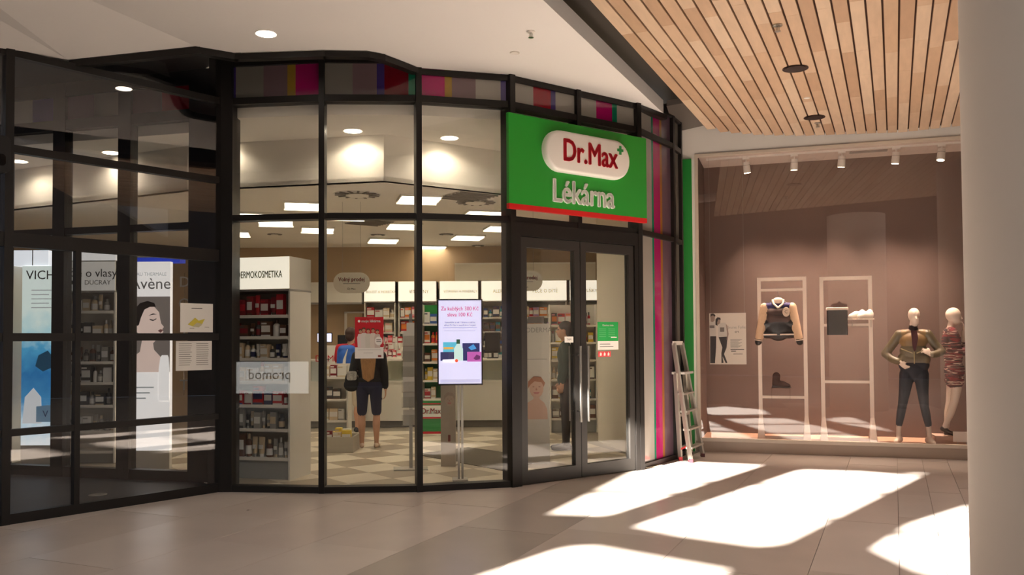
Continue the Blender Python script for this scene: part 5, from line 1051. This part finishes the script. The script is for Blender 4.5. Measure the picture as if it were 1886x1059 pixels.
for s_, ex in ((-1, jx(1401)), (1, jx(1474))):
    B.chain([((s_ * .185, 0, zt_ - .07), .06), ((s_ * .19 + (ex - s_ * .19) * .45, -.01, zt_ - .30), .062), ((ex, -.02, jz(622)), .055)], 'sleeve'); B.cap((ex + s_ * .004, -.02, jz(625)), (ex + s_ * .012, -.02, jz(630)), .05, .047, 'cuff')
VB = mat('leather_black', (30, 24, 24), .4, noise=(14, .15)); VY = mat('yoke_indigo', (44, 30, 84), .7)
B.build('jacket_body', {'body': VB, 'yoke': VY, 'chest': mat('chest_brown', (70, 48, 42), .7, noise=(10, .1)), 'sleeve': mat('sleeve_beige', (206, 170, 138), .8, noise=(30, .05)), 'cuff': VB}, jk, .011)
W_ = mat('rib_white', (232, 208, 190), .7)
for s_ in (-1, 1): MB().box(*(sorted((s_ * .02, s_ * .205))), -.075, -.055, zb_ + .035, zb_ + .055).build('hem_stripe', W_, jk)
for s_, ex in ((-1, jx(1401)), (1, jx(1474))): MB().tube((ex + s_ * .006, -.02, jz(626)), (ex + s_ * .008, -.02, jz(627.5)), .055, .054, 16).build('cuff_stripe', W_, jk, True)
mb = MB(); pts = [Vector((-.075, -.03, zt_ + .03)), Vector((-.06, -.065, zt_ - .03)), Vector((0, -.085, zt_ - .085)), Vector((.06, -.065, zt_ - .03)), Vector((.075, -.03, zt_ + .03))]
for a, b in zip(pts[:-1], pts[1:]): mb.tube(a, b, .014, n=8)
mb.build('collar', W_, jk, True); MB().ell((0, -.02, zt_ + .02), (.07, .035, .045)).build('lining', W_, jk, True)
o = MB().lathe([(.058, 0), (.058, .012), (.05, .016)], n=20, sx=.85, sy=1.15).build('chest_patch', mat('patch_cream', (216, 190, 168), .8), jk); o.rotation_euler = (R_(90), 0, 0); o.location = (.105, -.075, jz(575)); text('patch_letter', 'C', .06, INK, o, 0, 0, 0, .003); o.children[0].rotation_euler = (R_(-90), 0, 0); o.children[0].location = (0, 0, .018)
MB().tube((0, .0, zt_ + .05), (0, .015, jz(536)), .004, n=6).tube((-.12, 0, zt_ - .02), (0, 0, zt_ + .05), .01, n=8).tube((.12, 0, zt_ - .02), (0, 0, zt_ + .05), .01, n=8).build('hanger', CHROME, jk)
# ankle boot on its stand
bz = pp(1438, 714, RD - .05); bs_ = thing('acrylic_stand', Vector((bz.x, bz.y, pp(1438, 733, RD).z + .0)), prz, 'clear stand under the brown ankle boot', 'stand'); ACR = glass('acrylic_clear', (.88, .86, .84), .06); hh = bz.z - bs_.location.z
MB().box(-.125, .125, -.06, .06, hh - .006, hh).build('top', ACR, bs_); MB().box(-.125, -.119, -.06, .06, -.02, hh - .006).build('leg', ACR, bs_); MB().box(.119, .125, -.06, .06, -.02, hh - .006).build('leg', ACR, bs_)
bt = thing('ankle_boot', bz, prz, 'dark brown ankle boot on a clear stand in the rack', 'boot'); B = Body()
B.cap((-.065, 0, .06), (-.055, 0, .165), .05, .052, 'b'); B.cap((-.06, 0, .055), (.03, 0, .05), .047, .043, 'b'); B.cap((.03, 0, .048), (.105, 0, .030), .042, .026, 'b'); B.build('upper', {'b': mat('boot_suede', (66, 40, 30), .8, noise=(20, .1))}, bt, .009)
MB().plate([(-.118, .0), (-.115, .03), (-.02, .025), (.03, .012), (.14, .012), (.14, .0), (.03, .0), (-.03, .008), (-.045, .0)], -.04, .04).build('sole', mat('boot_sole', (38, 24, 20), .6), bt)
# black bag with white trim
b0 = pp(1542.5, 617, RD - .06); bg = thing('handbag', b0, prz, 'black bag with a pale trim hanging on the right rack', 'bag'); bw = (lx_(1562, RD) - lx_(1524, RD)) / 2; bh = pp(1542, 571, RD - .06).z - b0.z
MB().bbox(-bw, bw, -.04, .05, 0, bh, .012).build('bag_body', mat('bag_black', (24, 17, 16), .5, noise=(14, .15)), bg); MB().bbox(-bw - .008, bw + .008, -.046, .056, bh, bh + .035, .006).build('trim_band', W_, bg)
MB().plate([(-bw * .8, bh + .035), (-bw * .5, bh + .085), (bw * .0, bh + .09), (bw * .2, bh + .13), (bw * .4, bh + .09), (bw * .95, bh + .08), (bw * .95, bh + .035)], -.02, .03).build('flap_top', mat('bag_brown', (70, 38, 32), .7), bg); MB().box(-bw * .35, bw * .35, -.044, -.04, .01, bh - .01).build('front_panel', mat('bag_dark', (12, 9, 8), .4), bg)
# white shoes on a clear block
s0 = pp(1587, 603, RD - .04); bl = thing('acrylic_block', s0, prz, 'clear block carrying the white shoes on the right rack', 'stand'); sh_ = pp(1587, 589, RD - .04).z - s0.z; MB().box(-.125, .12, -.07, .08, sh_ - .008, sh_).build('top', ACR, bl); MB().box(-.125, -.117, -.07, .08, 0, sh_ - .008).build('side', ACR, bl); MB().box(.112, .12, -.07, .08, 0, sh_ - .008).build('side', ACR, bl); MB().box(-.117, .112, .06, .07, 0, sh_ - .008).build('back', ACR, bl)
for k, (dx, dy, lab) in enumerate(((-.05, .02, 'left white slip-on shoe on the clear block of the right rack'), (.05, -.02, 'right white slip-on shoe on the clear block of the right rack'))):
    st = thing('slip_on_shoe', s0 + Vector((0, 0, sh_)) + pd * dx - pn * dy, prz + R_([-150, -140][k]), lab, 'shoe', 'white shoes on the rack'); st.scale = (1.35, 1.35, 1.6); B = Body(); B.cap((-.06, 0, .045), (-.055, 0, .06), .036, .032, 's'); B.cap((-.06, 0, .035), (.02, 0, .04), .034, .036, 's'); B.cap((.02, 0, .038), (.075, 0, .028), .036, .025, 's'); B.build('upper', {'s': mat('shoe_white', (240, 226, 210), .6)}, st, .009); MB().prism([(p[0], p[1]) for p in rrect(-.098, .103, -.036, .036, .034)], 0, .014).build('sole', mat('sole_white', (226, 208, 190), .6), st)

# ---- mannequins
MAN = mat('mannequin_skin', (232, 208, 188), .45)
def mfig(px, py, dep, rz, label, zbase=.165):
    a = pp(px, py, dep); return thing('mannequin', Vector((a.x, a.y, zbase)), prz + rz, label, 'mannequin')
m1 = mfig(1686, 811, .28, R_(-4), 'mannequin in an olive bomber jacket and dark cropped trousers, hands on hips'); B = Body()
K = .985
for s_, kx, fx_ in ((-1, -.15, -.205), (1, .115, .17)):
    B.chain([((s_ * .085, 0, .92), .096), ((s_ * .085 + (kx - s_ * .085) * .5, -.005, .70), .074), ((kx, -.01, .50), .056), ((kx + (fx_ - kx) * .4, .0, .38), .055), ((fx_ - s_ * .012, 0, .255), .044)], 'trouser'); B.chain([((fx_ - s_ * .01, 0, .28), .034), ((fx_, 0, .07), .032)], 'skin'); shoe(B, (fx_, -.03, 0), (s_ * .25, -1, 0), 'shoe', .24, .074)
B.ell((0, 0, .97), (.155, .11, .13), 'trouser'); B.cap((-.1, 0, 1.04), (.1, 0, 1.04), .09, .09, 'trouser')
B.cap((-.11, 0, 1.115), (.11, 0, 1.115), .095, .095, 'lower'); B.ell((0, -.005, 1.23), (.175, .12, .12), 'lower'); B.ell((0, -.005, 1.36), (.172, .12, .13), 'upper'); B.cap((-.125, 0, 1.455), (.125, 0, 1.455), .064, .064, 'upper')
B.chain([((-.17, 0, 1.45), .064), ((-.255, .02, 1.32), .06), ((-.345, .03, 1.19), .056)], 'lower'); B.chain([((-.345, .03, 1.19), .056), ((-.27, -.03, 1.12), .052), ((-.20, -.07, 1.09), .046)], 'lower'); hand(B, (-.185, -.085, 1.085), (.75, -.3, -.75), (-.6, -.7, -.2), 'skin', .9, .45, -1)
B.chain([((.17, 0, 1.45), .064), ((.25, .02, 1.33), .058), ((.335, .02, 1.22), .055)], 'lower'); B.chain([((.335, .02, 1.22), .055), ((.28, -.05, 1.19), .05), ((.225, -.09, 1.18), .045)], 'lower'); hand(B, (.205, -.10, 1.18), (-.8, -.25, .5), (.3, -.9, .2), 'skin', .9, .5, 1)
B.cap((0, 0, 1.46), (0, 0, 1.54), .062, .056, 'scarf'); B.cap((0, 0, 1.5), (0, -.01, 1.6), .046, .044, 'skin')
c_ = Vector((.012, -.01, 1.675)); B.ell(c_ + Vector((0, .005, .03)), (.076, .094, .098), 'skin'); B.ell(c_ + Vector((.008, -.03, -.05)), (.055, .062, .07), 'skin'); B.cap(c_ + Vector((.02, -.082, .01)), c_ + Vector((.025, -.098, -.025)), .008, .012, 'skin')
B.build('body', {'trouser': mat('dark_trouser', (34, 34, 42), .8, noise=(30, .12)), 'skin': MAN, 'shoe': mat('sneaker_cream', (236, 214, 194), .6), 'lower': mat('bomber_olive', (100, 86, 62), .45, noise=(9, .12), bump=.3), 'upper': mat('bomber_tan', (130, 100, 60), .5, noise=(9, .1)), 'scarf': mat('top_black', (34, 18, 20), .7)}, m1, .011)
MB().plate([(-.035, 1.50), (.035, 1.50), (.05, 1.40), (.02, 1.24), (.0, 1.22), (-.02, 1.30)], -.150, -.11).build('shirt_front', mat('shirt_wine', (70, 18, 24), .7), m1); MB().box(-.006, .006, -.135, -.12, 1.06, 1.22).build('zip', mat('zip_brass', (170, 150, 110), .4, .6), m1); MB().bar((-.16, -.10, 1.26), (-.02, -.135, 1.20), .01, .012).bar((.16, -.10, 1.26), (.03, -.135, 1.20), .01, .012).build('piping', mat('piping_pale', (180, 160, 120), .5), m1)
# second mannequin, side on, in a striped knit dress
st2 = pp(1757, 800, .42); pf = thing('display_plinth', Vector((st2.x, st2.y, .165)), prz, 'low pale plinth under the mannequin in the knit dress', 'plinth'); MB().bbox(-.24, .45, -.12, .25, 0, .10, .004).build('box', mat('plinth_pale', (206, 170, 150), .6), pf)
KN = bpy.data.materials.new('striped_knit'); KN.use_nodes = True; nt = KN.node_tree; b = nt.nodes['Principled BSDF']; b.inputs['Roughness'].default_value = .9
tc = nt.nodes.new('ShaderNodeTexCoord'); mp2 = nt.nodes.new('ShaderNodeMapping'); mp2.inputs['Scale'].default_value = (2.2, 2.2, 20); nz = nt.nodes.new('ShaderNodeTexNoise'); nz.inputs['Scale'].default_value = 1.3; nz.inputs['Detail'].default_value = 2; cr = nt.nodes.new('ShaderNodeValToRGB'); cr.color_ramp.interpolation = 'CONSTANT'
el = cr.color_ramp.elements; el[0].color = lin((46, 20, 22)); el[1].position = .40; el[1].color = lin((120, 26, 30))
for p_, c in ((.47, (60, 26, 28)), (.52, (206, 176, 156)), (.565, (96, 26, 30)), (.62, (44, 22, 24))): e = el.new(p_); e.color = lin(c)
nt.links.new(tc.outputs['Object'], mp2.inputs[0]); nt.links.new(mp2.outputs[0], nz.inputs['Vector']); nt.links.new(nz.outputs[0], cr.inputs[0]); nt.links.new(cr.outputs[0], b.inputs['Base Color'])
m2 = thing('mannequin', Vector((st2.x, st2.y, .265)), prz, 'mannequin in a red and black striped knit dress, hand at its chin', 'mannequin'); B = Body()
B.chain([((.01, .05, .86), .085), ((-.01, .06, .62), .062), ((-.03, .06, .45), .052), ((-.055, .06, .3), .050), ((-.075, .06, .1), .032)], 'skin'); shoe(B, (-.03, .06, -.005), (1, -.1, 0), 'shoe', .26, .05)
B.chain([((.03, -.06, .86), .085), ((.03, -.07, .62), .062), ((.0, -.07, .45), .052), ((-.05, -.08, .3), .050), ((-.12, -.08, .12), .032)], 'skin'); B.cap((-.145, -.08, .095), (-.03, -.08, .03), .034, .026, 'shoe')
B.ell((.02, 0, .86), (.125, .165, .16), 'knit'); B.cap((.02, -.06, .74), (.02, .06, .74), .115, .115, 'knit'); B.ell((.01, 0, 1.05), (.115, .155, .18), 'knit'); B.ell((-.01, 0, 1.25), (.12, .165, .17), 'knit'); B.cap((-.02, -.13, 1.375), (-.02, .13, 1.375), .066, .066, 'knit')
B.chain([((-.02, -.18, 1.37), .066), ((.01, -.21, 1.20), .06), ((.05, -.21, 1.08), .056)], 'knit'); B.chain([((.05, -.21, 1.08), .054), ((.12, -.16, 1.13), .05)], 'knit'); hand(B, (.14, -.14, 1.15), (.6, .7, .3), (.2, -.6, .7), 'skin', .9, .6, 1)
B.chain([((-.02, .18, 1.37), .066), ((.03, .2, 1.2), .058), ((.10, .16, 1.12), .052), ((.15, .06, 1.22), .046)], 'knit'); B.chain([((.15, .06, 1.22), .036), ((.145, .01, 1.38), .026)], 'skin'); hand(B, (.145, .0, 1.40), (-.1, -.1, 1), (1, -.1, .1), 'skin', .85, .35, 1)
B.cap((-.02, 0, 1.38), (.0, 0, 1.5), .052, .044, 'skin'); c_ = Vector((.03, 0, 1.575)); B.ell(c_ + Vector((-.01, 0, .03)), (.096, .076, .098), 'skin'); B.ell(c_ + Vector((.028, 0, -.045)), (.062, .055, .07), 'skin'); B.cap(c_ + Vector((.085, 0, .01)), c_ + Vector((.1, 0, -.022)), .009, .012, 'skin')
B.build('body', {'skin': MAN, 'knit': KN, 'shoe': mat('flat_black', (44, 34, 32), .5)}, m2, .011)
for k, px in enumerate((1764, 1781)):
    a_ = pp(px, 812, .12); t = thing('price_card', Vector((a_.x, a_.y, .165)), prz, ['white price card in front of the plinth, nearer the dark trousers', 'white price card in front of the plinth, cut off by the column'][k], 'card')
    MB().tube((0, .01, 0), (0, .01, .08), .004).build('stem', CHROME, t); MB().box(-.055, .055, -.004, .0, .05, .185).build('card', mat('card_white', (240, 224, 210), .6), t)

# ------------------------------------------------------------------ lit shop board behind the viewer, mirrored in the first window bay
c_ = mirror_v(fy(495, 692, 22.0), FP[0], FP[1]); dv_ = (FP[1] - FP[0]).normalized()
sbd = thing('lit_shop_board', Vector((c_.x, c_.y, .0)), math.atan2(dv_.y, dv_.x) + math.pi, 'lit white shop board mirrored backwards in the leftmost window', 'sign')
MB().bbox(-1.0, 1.0, 0, .08, .25, 1.05, .01).build('board', mat('board_lit', (240, 238, 232), .5, emit=4.5), sbd); text('lettering', 'promod', .36, BLACK, sbd, 0, -.004, .72, .002, width=1.1)
for s_ in (-1, 1): MB().box(s_ * .8 - .03, s_ * .8 + .03, .02, .06, 0, .25).build('leg', BLACK, sbd)
# dry leaf on the mall floor
lf_ = thing('dry_leaf', fz(457, 940), R_(30), 'tiny dark dry leaf on the stone floor', 'leaf'); MB().add([(-.02, 0, .001), (0, -.008, .006), (.022, 0, .002), (0, .008, .005), (0, 0, .001)], [(0, 1, 4), (1, 2, 4), (2, 3, 4), (3, 0, 4), (0, 3, 2, 1)]).build('blade', mat('leaf_dark', (50, 40, 34), .7), lf_); MB().tube((.02, 0, .002), (.032, .002, .003), .0012, n=5).build('stalk', MATS['leaf_dark'], lf_)
